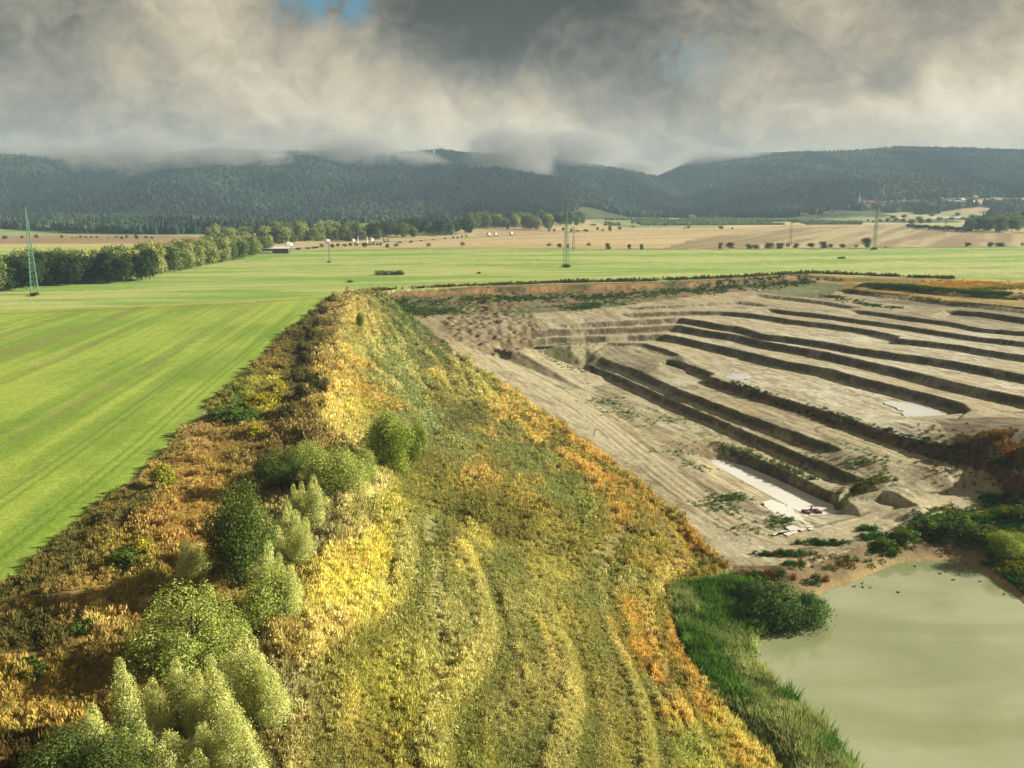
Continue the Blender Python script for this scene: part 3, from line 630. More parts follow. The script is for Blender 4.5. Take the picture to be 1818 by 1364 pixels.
def cover(x, y, z, mix=None):
    px, py = proj(x, y, z)
    px = px + (fbm(x / 7, y / 9, 111, 3) - 0.5) * 70; py = py + (fbm(x / 7, y / 9, 112, 3) - 0.5) * 55
    sh = np.shape(px); px = px.ravel(); py = py.ravel()
    c1 = np.zeros((len(px), 3)); c2 = np.zeros((len(px), 3))
    for s in range(0, len(px), 40000):
        sl_ = slice(s, s + 40000)
        d2 = (px[sl_, None] - VP[None, :, 0]) ** 2 + ((py[sl_, None] - VP[None, :, 1]) * 1.15) ** 2
        wgt = 1.0 / (d2 + 120.0) ** 2.2; wgt /= wgt.sum(1, keepdims=True)
        c1[sl_] = wgt @ VC1; c2[sl_] = wgt @ VC2
    c1 = c1.reshape(sh + (3,)); c2 = c2.reshape(sh + (3,))
    m = fbm(x / 2.2, y / 2.8, 113, 3) if mix is None else mix
    return lerp(c1, c2, ss(m, 0.40, 0.60))
bi = bank & (R_ > 30) & (GY > 0)
gc = cover(GX[bi], GY[bi], GZ[bi]) * 0.5
soilish = ss(fbm(GX[bi] / 3, GY[bi] / 3, 115, 3), 0.5, 0.7) * 0.5
gc = lerp(gc, arr(alb(110, 88, 56)), soilish)
tmp = col[bank & ~bi]; col[bank & ~bi] = arr(alb(120, 112, 56))
col[bi] = gc
# bare tracks of dark soil running down the bank's foot
tr = inner & (db < 22) & (GY > 120)
col = lerp(col, lerp(arr(alb(104, 88, 60)), arr(alb(140, 120, 84)), n2), ss(fbm(BU * 14, GY / 70, 117, 2), 0.48, 0.6) * tr * ss(db, 24, 10) * 0.8)
col *= (0.86 + 0.28 * fbm(GX / 0.8, GY / 0.8, 120, 2))[..., None]

# ---------------------------------------------------------------- materials
def mat(name):
    m = bpy.data.materials.new(name); m.use_nodes = True
    t = NT(m.node_tree); t.n.clear(); o = t.new('ShaderNodeOutputMaterial')
    return m, t, o
def soil_mat():
    m, t, o = mat("earth_and_crop")
    b = t.new('ShaderNodeBsdfPrincipled'); b.inputs['Roughness'].default_value = 0.92; b.inputs['Specular IOR Level'].default_value = 0.15
    a = t.new('ShaderNodeAttribute', attribute_name='col', attribute_type='GEOMETRY')
    g = t.new('ShaderNodeNewGeometry')
    n = t.noise(g.outputs['Position'], 1.3, 5, 0.65); n2_ = t.noise(g.outputs['Position'], 0.22, 4, 0.6)
    f = t.math('ADD', t.mrange(n, 0.25, 0.75, 0.72, 1.26, False), t.mrange(n2_, 0.3, 0.7, -0.09, 0.09, False))
    c = t.mix(1.0, a.outputs['Color'], f, 'MULTIPLY')
    t.l.new(c, b.inputs['Base Color'])
    bp = t.new('ShaderNodeBump'); bp.inputs['Strength'].default_value = 0.5; bp.inputs['Distance'].default_value = 0.25
    t.l.new(t.noise(g.outputs['Position'], 2.1, 4, 0.6), bp.inputs['Height']); t.l.new(bp.outputs[0], b.inputs['Normal'])
    t.l.new(b.outputs[0], o.inputs[0]); return m
def leaf_mat(name, src='GEOMETRY', trans=0.3, tint=(1, 1, 1)):
    m, t, o = mat(name)
    a = t.new('ShaderNodeAttribute', attribute_name='col', attribute_type=src)
    c = a.outputs['Color']
    if tint != (1, 1, 1): c = t.mix(1.0, c, tint, 'MULTIPLY')
    d = t.new('ShaderNodeBsdfDiffuse'); tr_ = t.new('ShaderNodeBsdfTranslucent'); mx = t.new('ShaderNodeMixShader')
    t.l.new(c, d.inputs[0]); t.l.new(t.mix(1.0, c, (1.08, 1.12, 0.75), 'MULTIPLY'), tr_.inputs[0])
    mx.inputs[0].default_value = trans; t.l.new(d.outputs[0], mx.inputs[1]); t.l.new(tr_.outputs[0], mx.inputs[2])
    t.l.new(mx.outputs[0], o.inputs[0]); return m
def plain_mat(name, c, rough=0.7, metal=0.0, var=0.15, scale=3.0, spec=0.3):
    m, t, o = mat(name)
    b = t.new('ShaderNodeBsdfPrincipled'); b.inputs['Roughness'].default_value = rough; b.inputs['Metallic'].default_value = metal; b.inputs['Specular IOR Level'].default_value = spec
    g = t.new('ShaderNodeTexCoord')
    n = t.noise(g.outputs['Object'], scale, 4, 0.6)
    t.l.new(t.mix(1.0, (*c,), t.mrange(n, 0.3, 0.7, 1 - var, 1 + var, False), 'MULTIPLY'), b.inputs['Base Color'])
    t.l.new(b.outputs[0], o.inputs[0]); return m
def water_mat(name, c, c2, rough=0.06, bump=0.02, spec=0.5, sc=1.2):
    m, t, o = mat(name)
    b = t.new('ShaderNodeBsdfPrincipled'); b.inputs['Roughness'].default_value = rough; b.inputs['IOR'].default_value = 1.45; b.inputs['Specular IOR Level'].default_value = spec
    b.inputs['Coat Weight'].default_value = 1.0; b.inputs['Coat IOR'].default_value = 1.6; b.inputs['Coat Roughness'].default_value = rough
    g = t.new('ShaderNodeNewGeometry')
    n = t.noise(t.mapping(g.outputs['Position'], rot=(0, 0, R(35)), scale=(1, 2.2, 1)), 0.035, 4, 0.55, .6)
    t.l.new(t.mix(t.mrange(n, 0.3, 0.7), c, c2), b.inputs['Base Color'])
    bp = t.new('ShaderNodeBump'); bp.inputs['Strength'].default_value = 1.0; bp.inputs['Distance'].default_value = bump
    t.l.new(t.noise(t.mapping(g.outputs['Position'], rot=(0, 0, R(8)), scale=(0.35, 1.6, 1)), sc, 3, 0.5), bp.inputs['Height']); t.l.new(bp.outputs[0], b.inputs['Normal'])
    t.l.new(b.outputs[0], o.inputs[0]); return m
M_SOIL = soil_mat()
M_LEAF = leaf_mat("foliage", trans=0.28)
M_TUFT = leaf_mat("bank_plants", 'INSTANCER', trans=0.25)
M_FOREST = leaf_mat("forest_crowns", 'INSTANCER', trans=0.1)
M_BARK = plain_mat("bark", (0.07, 0.055, 0.04), 0.9, var=0.3)

# the ground mesh itself
ii, jj = np.meshgrid(np.arange(NR - 1), np.arange(NA - 1), indexing='ij')
q = np.stack([ii * NA + jj, (ii + 1) * NA + jj, (ii + 1) * NA + jj + 1, ii * NA + jj + 1], -1).reshape(-1, 4)
wrap = np.stack([np.arange(NR - 1) * NA + NA - 1, np.arange(1, NR) * NA + NA - 1, np.arange(1, NR) * NA, np.arange(NR - 1) * NA], 1)
gv = np.stack([GX, GY, GZ], -1).reshape(-1, 3)
ground = mesh_arr("ground", gv, np.concatenate([q, wrap]), [M_SOIL], smooth=False, attrs={'col': col.reshape(-1, 3)})
tag(ground, kind='structure')
#MARK
# ---------------------------------------------------------------- hills
def skyl(px_list, dist):
    a, h = [], []
    for x, y in px_list:
        A, E = px_azel(x, y); a.append(A); h.append(HCAM + dist * math.tan(E))
    return np.array(a), np.array(h)
LA, LH = skyl([(-700, 300), (-300, 282), (0, 276), (120, 284), (350, 276), (550, 277), (690, 280), (780, 272), (830, 277), (900, 280), (950, 285), (1000, 290), (1050, 297), (1100, 305), (1160, 319), (1240, 338), (1330, 360), (1420, 388)], 2900)
RA_, RH = skyl([(1010, 392), (1080, 362), (1130, 338), (1165, 320), (1220, 294), (1270, 282), (1350, 277), (1480, 275), (1600, 266), (1700, 268), (1818, 272), (2100, 278), (2600, 300)], 3300)
def hill_z(x, y):
    r = np.hypot(x, y); a = np.arctan2(x, y)
    hl = np.interp(a, LA, LH, right=-20); hr = np.interp(a, RA_, RH, left=-20)
    sl_ = np.clip((r - 1480) / (2900 - 1480), 0, 1); sr = np.clip((r - 1700) / (3300 - 1700), 0, 1)
    sp1 = (fbm(x / 330, y / 520, 201, 4) - 0.5) * 210
    def prof(s): return 0.35 * s * s + 0.65 * s * s * (3 - 2 * s)
    zl = (hl + 6) * prof(sl_) + sp1 * sl_ * (1 - sl_) * 2.2 - 6 - np.maximum(r - 2900, 0) * 0.05
    zr = (hr + 6) * prof(sr) + sp1 * sr * (1 - sr) * 2.2 - 6 - np.maximum(r - 3300, 0) * 0.05
    return np.maximum(zl, zr)
hr_ = np.concatenate([np.linspace(1450, 3500, 110), np.linspace(3560, 4600, 16)]); ha = np.radians(np.linspace(-46, 46, 300))
HA, HR = np.meshgrid(ha, hr_); HX, HY = HR * np.sin(HA), HR * np.cos(HA); HZ = hill_z(HX, HY)
ii, jj = np.meshgrid(np.arange(len(hr_) - 1), np.arange(len(ha) - 1), indexing='ij'); n_a = len(ha)
q = np.stack([ii * n_a + jj, (ii + 1) * n_a + jj, (ii + 1) * n_a + jj + 1, ii * n_a + jj + 1], -1).reshape(-1, 4)
hc = lerp(arr(alb(70, 88, 50)), arr(alb(96, 110, 64)), fbm(HX / 60, HY / 60, 205, 3))
HPX, HPY = proj(HX, HY, HZ)
HFIELDS = [([(1730, 361), (1745, 352), (1900, 350), (1900, 362)], (206, 178, 140)), ([(1640, 378), (1720, 369), (1790, 368), (1770, 374), (1700, 380)], (212, 186, 140)), ([(1590, 383), (1690, 379), (1760, 376), (1740, 390), (1640, 390)], (184, 190, 128)),
           ([(1570, 378), (1630, 376), (1625, 383), (1590, 384)], (196, 186, 140)), ([(1450, 388), (1600, 384), (1640, 392), (1480, 394)], (170, 180, 120)), ([(505, 404), (545, 398), (620, 397), (628, 401), (560, 405)], (186, 150, 120)), ([(0, 394), (48, 389), (52, 394), (0, 398)], (176, 150, 124))]
for P, c in HFIELDS: hc[inpoly(HPX, HPY, P)] = alb(*c)
hills = mesh_arr("hills", np.stack([HX, HY, HZ], -1).reshape(-1, 3), q, [M_SOIL], smooth=True, attrs={'col': hc.reshape(-1, 3)}); tag(hills, kind='structure')
def terr(x, y): return np.maximum(grid_z(x, y), np.where(np.hypot(x, y) > 1400, hill_z(x, y), -99))
def hit(px, py):
    d = pxdir(px, py); t = np.concatenate([np.linspace(30, 700, 3000), np.linspace(701, 4500, 3000)])
    x, y, z = d[0] * t, d[1] * t, HCAM + d[2] * t
    below = z <= terr(x, y); k = int(np.argmax(below)) if below.any() else len(t) - 1
    return Vector((x[k], y[k], float(terr(x[k:k + 1], y[k:k + 1])[0])))
def pxm(p):
    """pixels of the photograph per metre at point p"""
    return FPX / max(1.0, p[1] * cp - (p[2] - HCAM) * sp)

# ---------------------------------------------------------------- instanced ground cover (what nobody could count)
def gn_scatter(name, pts, cols, scl, rot, protos, pick, kind_label):
    """points carry colour, size and turn; geometry nodes set one small plant mesh on each."""
    n = len(pts)
    me = bpy.data.meshes.new(name); me.vertices.add(n); me.vertices.foreach_set('co', np.asarray(pts, np.float32).ravel())
    a = me.attributes.new('col', 'FLOAT_COLOR', 'POINT'); a.data.foreach_set('color', np.concatenate([cols, np.ones((n, 1))], 1).astype(np.float32).ravel())
    a = me.attributes.new('scl', 'FLOAT_VECTOR', 'POINT'); a.data.foreach_set('vector', np.asarray(scl, np.float32).ravel())
    a = me.attributes.new('rot', 'FLOAT_VECTOR', 'POINT'); a.data.foreach_set('vector', np.asarray(rot, np.float32).ravel())
    a = me.attributes.new('pick', 'INT', 'POINT'); a.data.foreach_set('value', np.asarray(pick, np.int32))
    o = bpy.data.objects.new(name, me); C.collection.objects.link(o)
    g = bpy.data.node_groups.new(name, 'GeometryNodeTree')
    g.interface.new_socket('Geometry', in_out='INPUT', socket_type='NodeSocketGeometry'); g.interface.new_socket('Geometry', in_out='OUTPUT', socket_type='NodeSocketGeometry')
    gi, go = g.nodes.new('NodeGroupInput'), g.nodes.new('NodeGroupOutput')
    def attr(nm, tp):
        x = g.nodes.new('GeometryNodeInputNamedAttribute'); x.data_type = tp; x.inputs['Name'].default_value = nm; return x.outputs[0]
    join = g.nodes.new('GeometryNodeJoinGeometry')
    for k, p in enumerate(protos):
        iop = g.nodes.new('GeometryNodeInstanceOnPoints'); oi = g.nodes.new('GeometryNodeObjectInfo'); oi.inputs['Object'].default_value = p
        cmp_ = g.nodes.new('FunctionNodeCompare'); cmp_.data_type = 'INT'; cmp_.operation = 'EQUAL'
        g.links.new(attr('pick', 'INT'), cmp_.inputs[2]); cmp_.inputs[3].default_value = k
        g.links.new(gi.outputs[0], iop.inputs['Points']); g.links.new(cmp_.outputs[0], iop.inputs['Selection']); g.links.new(oi.outputs['Geometry'], iop.inputs['Instance'])
        e2r = g.nodes.new('FunctionNodeEulerToRotation'); g.links.new(attr('rot', 'FLOAT_VECTOR'), e2r.inputs[0]); g.links.new(e2r.outputs[0], iop.inputs['Rotation'])
        g.links.new(attr('scl', 'FLOAT_VECTOR'), iop.inputs['Scale']); g.links.new(iop.outputs[0], join.inputs[0])
    g.links.new(join.outputs[0], go.inputs[0])
    md = o.modifiers.new('plants', 'NODES'); md.node_group = g
    tag(o, kind='stuff'); return o
def proto(name, verts, faces, m):
    o = mesh_arr(name, verts, faces, [m]); C.collection.objects.unlink(o); return o
def grass_tuft(n, h, spread, wdt, seed, droop=0.35):
    r = np.random.default_rng(seed); V, F = [], []
    for i in range(n):
        a = r.uniform(0, 6.283); b = r.uniform(0, spread * .5); base = np.array([math.cos(a) * b, math.sin(a) * b, -0.05]); hh = h * r.uniform(.55, 1.1); la = a + r.normal(0, .6); ln = hh * r.uniform(.1, droop) * 1.6
        tip = base + np.array([math.cos(la) * ln, math.sin(la) * ln, hh]); mid = base * .5 + tip * .5 + np.array([-math.cos(la), -math.sin(la), 0]) * ln * .22
        sd = np.array([-math.sin(la + r.normal(0, .8)), math.cos(la), 0]) * wdt * .5; k = len(V)
        V += [base - sd, base + sd, mid + sd, mid - sd, tip + sd * .35, tip - sd * .35]; F += [(k, k + 1, k + 2, k + 3), (k + 3, k + 2, k + 4, k + 5)]
    return V, F
def leafy_tuft(n, rad, h, lsz, seed):
    r = np.random.default_rng(seed); V, F = [], []
    for i in range(n):
        d = r.normal(size=3); d /= np.linalg.norm(d); d[2] = abs(d[2]); f = r.uniform(.55, 1.0)
        c = np.array([d[0] * rad * f, d[1] * rad * f, d[2] * h * f]); nn = d + r.normal(size=3) * .7; nn /= np.linalg.norm(nn)
        u = np.cross(nn, r.normal(size=3)); u /= np.linalg.norm(u); v = np.cross(nn, u); s = lsz * r.uniform(.6, 1.3); k = len(V)
        V += [c - u * s - v * s * .5, c + u * s - v * s * .5, c + u * s + v * s * .5, c - u * s + v * s * .5]; F.append((k, k + 1, k + 2, k + 3))
    return V, F
def seed_tuft(n, h, seed):
    """stalks with broad brown seed heads"""
    V, F = grass_tuft(n, h, .5, .05, seed, .15); r = np.random.default_rng(seed + 1)
    for i in range(n * 3):
        a = r.uniform(0, 6.28); b = r.uniform(0, .35); c = np.array([math.cos(a) * b, math.sin(a) * b, h * r.uniform(.5, 1.1)]); u = r.normal(size=3); u /= np.linalg.norm(u); u *= .05; v = np.array([r.normal() * .02, r.normal() * .02, .10]); k = len(V)
        V += [c - u - v, c + u - v, c + u + v, c - u + v]; F.append((k, k + 1, k + 2, k + 3))
    return V, F
P_GRASS = [proto("grass_tuft", *grass_tuft(38, .75, .7, .06, s), M_TUFT) for s in (1, 2)]
P_LEAFY = [proto("leafy_weed", *leafy_tuft(60, .48, .62, .085, s), M_TUFT) for s in (3, 4)]
P_SEED = [proto("seed_stalks", *seed_tuft(14, .85, 5), M_TUFT)]
P_REED = [proto("reed_clump", *grass_tuft(46, 1.0, .8, .055, s, .30), M_TUFT) for s in (6, 7)]
PLANTS = P_GRASS + P_LEAFY + P_SEED

def polar_pts(n, r0, r1, a0, a1, power=1.0):
    u = rng.uniform(0, 1, n); r = r0 * (r1 / r0) ** (u ** power); a = np.radians(rng.uniform(a0, a1, n)); return r * np.sin(a), r * np.cos(a)
def jitter_col(c, s=0.16):
    return np.clip(c * (1 + rng.normal(0, s, (len(c), 1))) * (1 + rng.normal(0, s * .35, c.shape)), 0.004, .9)
# bank cover
bx_, by_ = polar_pts(640000, 46, 420, -37, 37, 1.0)
k_ = inpoly(bx_ + (fbm(bx_ / 9, by_ / 9, 21, 3) - 0.5) * 5, by_ + (fbm(bx_ / 9, by_ / 9, 22, 3) - 0.5) * 5, BANK) & inpoly(bx_, by_, EXC)
bx_, by_ = bx_[k_], by_[k_]; bz_ = grid_z(bx_, by_)
dcb = pdist(bx_, by_, CREST); dbb = pdist(bx_, by_, SLOPE_BOT); ub = dcb / (dcb + dbb + 1e-6)
inn = inpoly(bx_, by_, np.vstack([CREST[:, :2], SLOPE_BOT]))
dens = np.where(inn, fbm(ub * 12, by_ / 45, 301, 3), fbm(bx_ / 6, by_ / 6, 302, 3))
bare = inn & (dbb < 22) & (by_ > 120) & (fbm(ub * 14, by_ / 70, 117, 2) > 0.5)
k_ = (dens > rng.uniform(0.18, 0.56, len(bx_))) & ~(bare & (rng.uniform(0, 1, len(bx_)) < .75))
bx_, by_, bz_, ub, inn, dens = bx_[k_], by_[k_], bz_[k_], ub[k_], inn[k_], dens[k_]
bc = jitter_col(cover(bx_, by_, bz_, 0.5 * fbm(bx_ / 2.2, by_ / 2.8, 113, 3) + 0.5 * rng.uniform(.3, .7, len(bx_))), .11)
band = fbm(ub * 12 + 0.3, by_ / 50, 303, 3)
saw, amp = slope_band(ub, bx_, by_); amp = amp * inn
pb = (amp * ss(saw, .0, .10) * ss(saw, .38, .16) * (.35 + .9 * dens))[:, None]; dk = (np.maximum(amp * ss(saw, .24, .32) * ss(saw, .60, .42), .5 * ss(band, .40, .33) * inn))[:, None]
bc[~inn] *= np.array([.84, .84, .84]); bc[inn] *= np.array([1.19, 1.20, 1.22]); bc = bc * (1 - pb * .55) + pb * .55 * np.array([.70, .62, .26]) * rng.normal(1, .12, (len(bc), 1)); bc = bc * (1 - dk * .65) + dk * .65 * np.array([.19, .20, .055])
rb = np.hypot(bx_, by_); lum = bc.sum(1)
green = (bc[:, 1] > bc[:, 0] * .96)
u_ = rng.uniform(0, 1, len(bx_))
pick = np.where(green, np.where(u_ < .35, 2, np.where(u_ < .7, 3, np.where(u_ < .85, 0, 1))), np.where(u_ < .22, 0, np.where(u_ < .45, 1, np.where(u_ < .65, 4, np.where(u_ < .85, 2, 3)))))
sc = (0.50 + rb / 200) * rng.uniform(.65, 1.35, len(bx_)) * (0.75 + 0.5 * ss(band, .35, .65)) * np.where(inn, 1, (.42 + .75 * ss(fbm(bx_ / 3.2, by_ / 3.2, 306, 3), .32, .68)))
scl3 = np.stack([sc, sc, sc * rng.uniform(.7, 1.25, len(bx_)) * np.clip(1.25 - rb / 600, .7, 1.2)], 1)
rot3 = np.stack([rng.normal(0, .12, len(bx_)), rng.normal(0, .12, len(bx_)), rng.uniform(0, 6.283, len(bx_))], 1)
gn_scatter("bank_herbs", np.stack([bx_, by_, bz_], 1), bc, scl3, rot3, PLANTS, pick, '')
print('bank', len(bx_))

def strip_cover(name, line_px, z, width, n, c1, c2, smin, smax, protos, pk, hs=1.0, zoff=0.0):
    L_ = resample([at(p[0], p[1], z if len(p) < 3 else p[2]) for p in line_px], 1.0)[0]
    i = rng.integers(0, len(L_), n); x = L_[i, 0] + rng.normal(0, width, n); y = L_[i, 1] + rng.normal(0, width, n)
    dn_ = fbm(x / 8, y / 8, 311, 3); keep = dn_ > rng.uniform(.2, .55, n); x, y = x[keep], y[keep]
    zz_ = grid_z(x, y) + zoff; t = ss(fbm(x / 5, y / 5, 312, 3), .4, .6)
    c = jitter_col(lerp(arr(alb(*c1, 1.5)), arr(alb(*c2, 1.5)), t)); s = rng.uniform(smin, smax, len(x))
    return np.stack([x, y, zz_], 1), c, np.stack([s, s, s * hs], 1), np.stack([x * 0, x * 0, rng.uniform(0, 6.28, len(x))], 1), rng.choice(pk, len(x))
def merge(name, sets, protos):
    S = [np.concatenate(k, 0) for k in zip(*sets)]; return gn_scatter(name, *S[:4], protos, S[4], '')
# scrub and weeds on the rim of the pit and along its terraces
sets = [strip_cover('', [(640, 517), (700, 512), (850, 507), (1000, 502), (1150, 499)], 0, 1.2, 1500, (104, 90, 56), (140, 116, 70), 1.0, 1.8, None, [0, 1, 2, 4], .8),
        strip_cover('', [(1000, 502), (1150, 499), (1300, 493), (1440, 485), (1560, 490), (1690, 495)], 0, 1.3, 2400, (92, 92, 44), (130, 112, 66), 1.0, 2.1, None, [2, 3, 2, 4], .9),
        strip_cover('', [(680, 534), (760, 536), (900, 530), (1000, 527), (1150, 522), (1300, 512), (1430, 502)], -3, 4.5, 2200, (66, 98, 36), (96, 110, 50), .8, 2.0, None, [2, 3, 0], .8),
        strip_cover('', [(690, 545), (750, 555), (800, 552)], -4.5, 4, 900, (70, 98, 40), (110, 116, 60), .8, 1.8, None, [2, 3, 0], .8),
        strip_cover('', [(1000, 545), (1060, 540), (1100, 538)], -4, 4, 500, (70, 104, 40), (90, 110, 50), .8, 1.8, None, [2, 3], .7),
        strip_cover('', [(1540, 509), (1606, 512), (1652, 517), (1720, 522), (1818, 528), (1900, 532)], -.4, 2.2, 3000, (70, 96, 36), (96, 116, 46), 1.2, 2.4, None, [2, 3, 0], .8),
        strip_cover('', [(1500, 516), (1600, 525), (1700, 538), (1818, 549)], -1.4, 1.2, 1000, (170, 150, 64), (120, 110, 50), .8, 1.5, None, [0, 1], .8),
        strip_cover('', [(1470, 528), (1540, 540), (1590, 547)], -3.4, 2, 500, (60, 96, 36), (80, 110, 46), .8, 1.5, None, [2, 3], .7),
        strip_cover('', [(1730, 516), (1780, 512), (1830, 510)], .3, 3, 500, (120, 150, 56), (90, 120, 46), .9, 1.8, None, [2, 3], .7),
        strip_cover('', [(1640, 510), (1740, 505), (1840, 508)], .3, 9, 3500, (220, 176, 84), (200, 160, 76), .7, 1.2, None, [0, 1], .8),
        strip_cover('', [(1300, 690), (1400, 722), (1500, 752), (1600, 786), (1700, 815), (1780, 836)], -13, .9, 420, (60, 84, 34), (80, 96, 44), .6, 1.5, None, [2, 3], .8),
        strip_cover('', [(1270, 785), (1310, 800), (1380, 822), (1440, 850)], -17, 1.0, 160, (66, 100, 36), (90, 116, 46), .6, 1.4, None, [2, 3], .8),
        strip_cover('', [(1500, 880), (1530, 872), (1565, 866)], -17, 1.2, 130, (80, 116, 40), (120, 130, 50), .7, 1.5, None, [2, 3, 0], .8),
        strip_cover('', [(1690, 775), (1750, 790), (1818, 800)], -9, 5, 500, (112, 100, 60), (132, 112, 66), .6, 1.2, None, [0, 4, 2], .8),
        strip_cover('', [(1765, 770), (1800, 776), (1830, 784)], -7.4, 1.6, 500, (170, 124, 52), (150, 116, 54), .6, 1.1, None, [0, 1], .9)]
# sparse weeds on the floor
for (a, b, rx, ry, nn) in [(1075, 715, 20, 5, 90), (1110, 735, 22, 5, 60), (1190, 748, 26, 4, 50), (1270, 892, 20, 7, 70), (1295, 905, 20, 9, 45), (1298, 885, 16, 4, 70), (1392, 924, 15, 5, 90), (1440, 785, 50, 7, 90), (1530, 803, 30, 4, 120), (1020, 619, 30, 3, 60), (1010, 633, 30, 3, 60), (1010, 640, 24, 3, 40),
                           (1340, 940, 30, 8, 50), (1205, 800, 25, 7, 50), (1240, 830, 14, 5, 30), (1330, 800, 8, 3, 30), (1310, 880, 12, 5, 40)]:
    pp = np.array([at(a + rng.normal(0, rx), b + rng.normal(0, ry), L0 if b > 650 and a < 1420 else -12) for _ in range(nn)])
    pp[:, 2] = grid_z(pp[:, 0], pp[:, 1]); s = rng.uniform(.35, 1.0, nn)
    sets.append((pp, jitter_col(np.tile(arr(alb(86, 116, 42, 1.5)), (nn, 1))), np.stack([s, s, s * .7], 1), np.stack([s * 0, s * 0, rng.uniform(0, 6.28, nn)], 1), rng.choice([2, 3], nn)))
merge("pit_weeds", sets, PLANTS)
# weeds on the bund between the pit and the pond
wx_, wy_ = polar_pts(60000, 90, 190, 8, 40); wz_ = grid_z(wx_, wy_); wpx, wpy = proj(wx_, wy_, wz_)
amt = np.zeros(len(wx_))
for (a, b, rx, ry, s) in [(1700, 925, 90, 26, 1), (1790, 905, 60, 40, 1), (1640, 945, 60, 18, .8), (1500, 1000, 90, 18, .5), (1420, 1005, 50, 10, .5), (1580, 975, 40, 14, .9), (1460, 965, 60, 5, .8), (1400, 985, 60, 5, .8), (1540, 940, 30, 5, .7), (1800, 985, 50, 50, 1.2), (1795, 1040, 40, 40, 1.2), (1700, 950, 80, 22, 1.1), (1760, 960, 60, 20, 1), (1440, 1030, 60, 14, .5), (1350, 1030, 50, 20, .8), (1560, 955, 40, 8, .6)]:
    amt = np.maximum(amt, s * np.exp(-((wpx - a) / rx) ** 2 - ((wpy - b) / ry) ** 2))
k_ = (amt * (fbm(wx_ / 3, wy_ / 3, 321, 3) + .45) > rng.uniform(.25, .95, len(wx_))) & ~inpoly(wx_, wy_, SH2) & ~inpoly(wx_, wy_, BANK)
wx_, wy_, wz_, wpx, wpy = wx_[k_], wy_[k_], wz_[k_], wpx[k_], wpy[k_]
t = ss(fbm(wx_ / 4, wy_ / 4, 322, 3), .42, .6); c = lerp(arr(alb(50, 104, 26, 1.5)), arr(alb(130, 136, 40, 1.5)), t)
redm = (wpx < 1520) & (rng.uniform(0, 1, len(wx_)) < .3); c[redm] = alb(130, 84, 44, 1.5)
s = rng.uniform(.6, 1.5, len(wx_))
gn_scatter("bund_weeds", np.stack([wx_, wy_, wz_], 1), jitter_col(c), np.stack([s, s, s * .9], 1), np.stack([s * 0, s * 0, rng.uniform(0, 6.28, len(s))], 1), PLANTS, np.where(rng.uniform(0, 1, len(s)) < .75, rng.integers(2, 4, len(s)), 0), '')
# reeds at the water
RP = [at(p[0], p[1], -18.4)[:2] for p in [(1206, 1075), (1235, 1050), (1275, 1045), (1330, 1050), (1345, 1085), (1325, 1115), (1308, 1175), (1345, 1210), (1410, 1260), (1462, 1310), (1500, 1364), (1580, 1560), (1500, 1600), (1425, 1364), (1350, 1310), (1280, 1255), (1230, 1190), (1210, 1130)]]
RPa = np.array(RP); rx_ = rng.uniform(RPa[:, 0].min(), RPa[:, 0].max(), 26000); ry_ = rng.uniform(RPa[:, 1].min(), RPa[:, 1].max(), 26000)
k_ = inpoly(rx_ + rng.normal(0, .8, 26000), ry_ + rng.normal(0, .8, 26000), RP); rx_, ry_ = rx_[k_], ry_[k_]
rz_ = np.maximum(grid_z(rx_, ry_), POND_Z - .2); t = ss(fbm(rx_ / 5, ry_ / 5, 331, 3), .38, .62)
c = lerp(arr(alb(84, 122, 48, 1.1)), arr(alb(150, 160, 104, 1.0)), t); s = rng.uniform(1.2, 2.4, len(rx_)) * (.6 + .8 * fbm(rx_ / 3, ry_ / 3, 332, 2))
print('reeds', len(rx_))
gn_scatter("reeds", np.stack([rx_, ry_, rz_], 1), jitter_col(c, .2), np.stack([s * .75, s * .75, s], 1), np.stack([rng.normal(0, .1, len(s)), rng.normal(.1, .1, len(s)), rng.uniform(0, 6.28, len(s))], 1), P_REED + P_LEAFY, rng.choice([0, 1, 2, 3, 2, 3], len(s)), '')

# forest on the hills: one mass of crowns
def crown_proto(name, seed, cone=False):
    bm = bmesh.new(); bmesh.ops.create_icosphere(bm, subdivisions=2, radius=1.0); r = np.random.default_rng(seed); off = r.uniform(0, 50, 3)
    from mathutils import noise as mn
    for v in bm.verts:
        p = v.co.copy(); n = mn.noise(p * 2.2 + Vector(off)) * .35 + mn.noise(p * 5 + Vector(off)) * .2
        v.co = p * (1 + n)
        if cone: f = max(.06, 1 - (p.z + 1) / 2.05); v.co.x *= f * 1.1; v.co.y *= f * 1.1; v.co.z *= 1.7
    o = obj_bm(name, bm, M_FOREST); C.collection.objects.unlink(o); return o
P_CROWN = [crown_proto("crown", 1), crown_proto("crown", 2), crown_proto("crown", 3), crown_proto("spruce", 4, True)]
FOOT = [(-500, 406), (0, 406), (130, 415), (260, 417), (480, 414), (560, 405), (700, 403), (830, 400), (960, 394), (1040, 386), (1250, 387.5), (1400, 390), (1530, 390), (1620, 389), (1740, 388), (2100, 388)]
fa = np.array([px_azel(*p)[0] for p in FOOT]); fr = np.array([np.hypot(*at(p[0], p[1])[:2]) for p in FOOT])
def forest_pts(n):
    a = rng.uniform(R(-37), R(37), n); r = np.sqrt(rng.uniform(900 ** 2, 3550 ** 2, n)); return a, r
a, r = forest_pts(150000); x, y = r * np.sin(a), r * np.cos(a); z = terr(x, y); px_, py_ = proj(x, y, z)
ft = np.interp(a, fa, fr); k_ = r > ft
for P, c in HFIELDS: k_ &= ~inpoly(px_, py_, P)
vill = inpoly(px_, py_, [(1435, 379), (1500, 372), (1515, 358), (1600, 354), (1745, 350), (1755, 369), (1640, 371), (1540, 377), (1460, 383)]); k_ &= ~(vill & (rng.uniform(0, 1, len(a)) < .9))
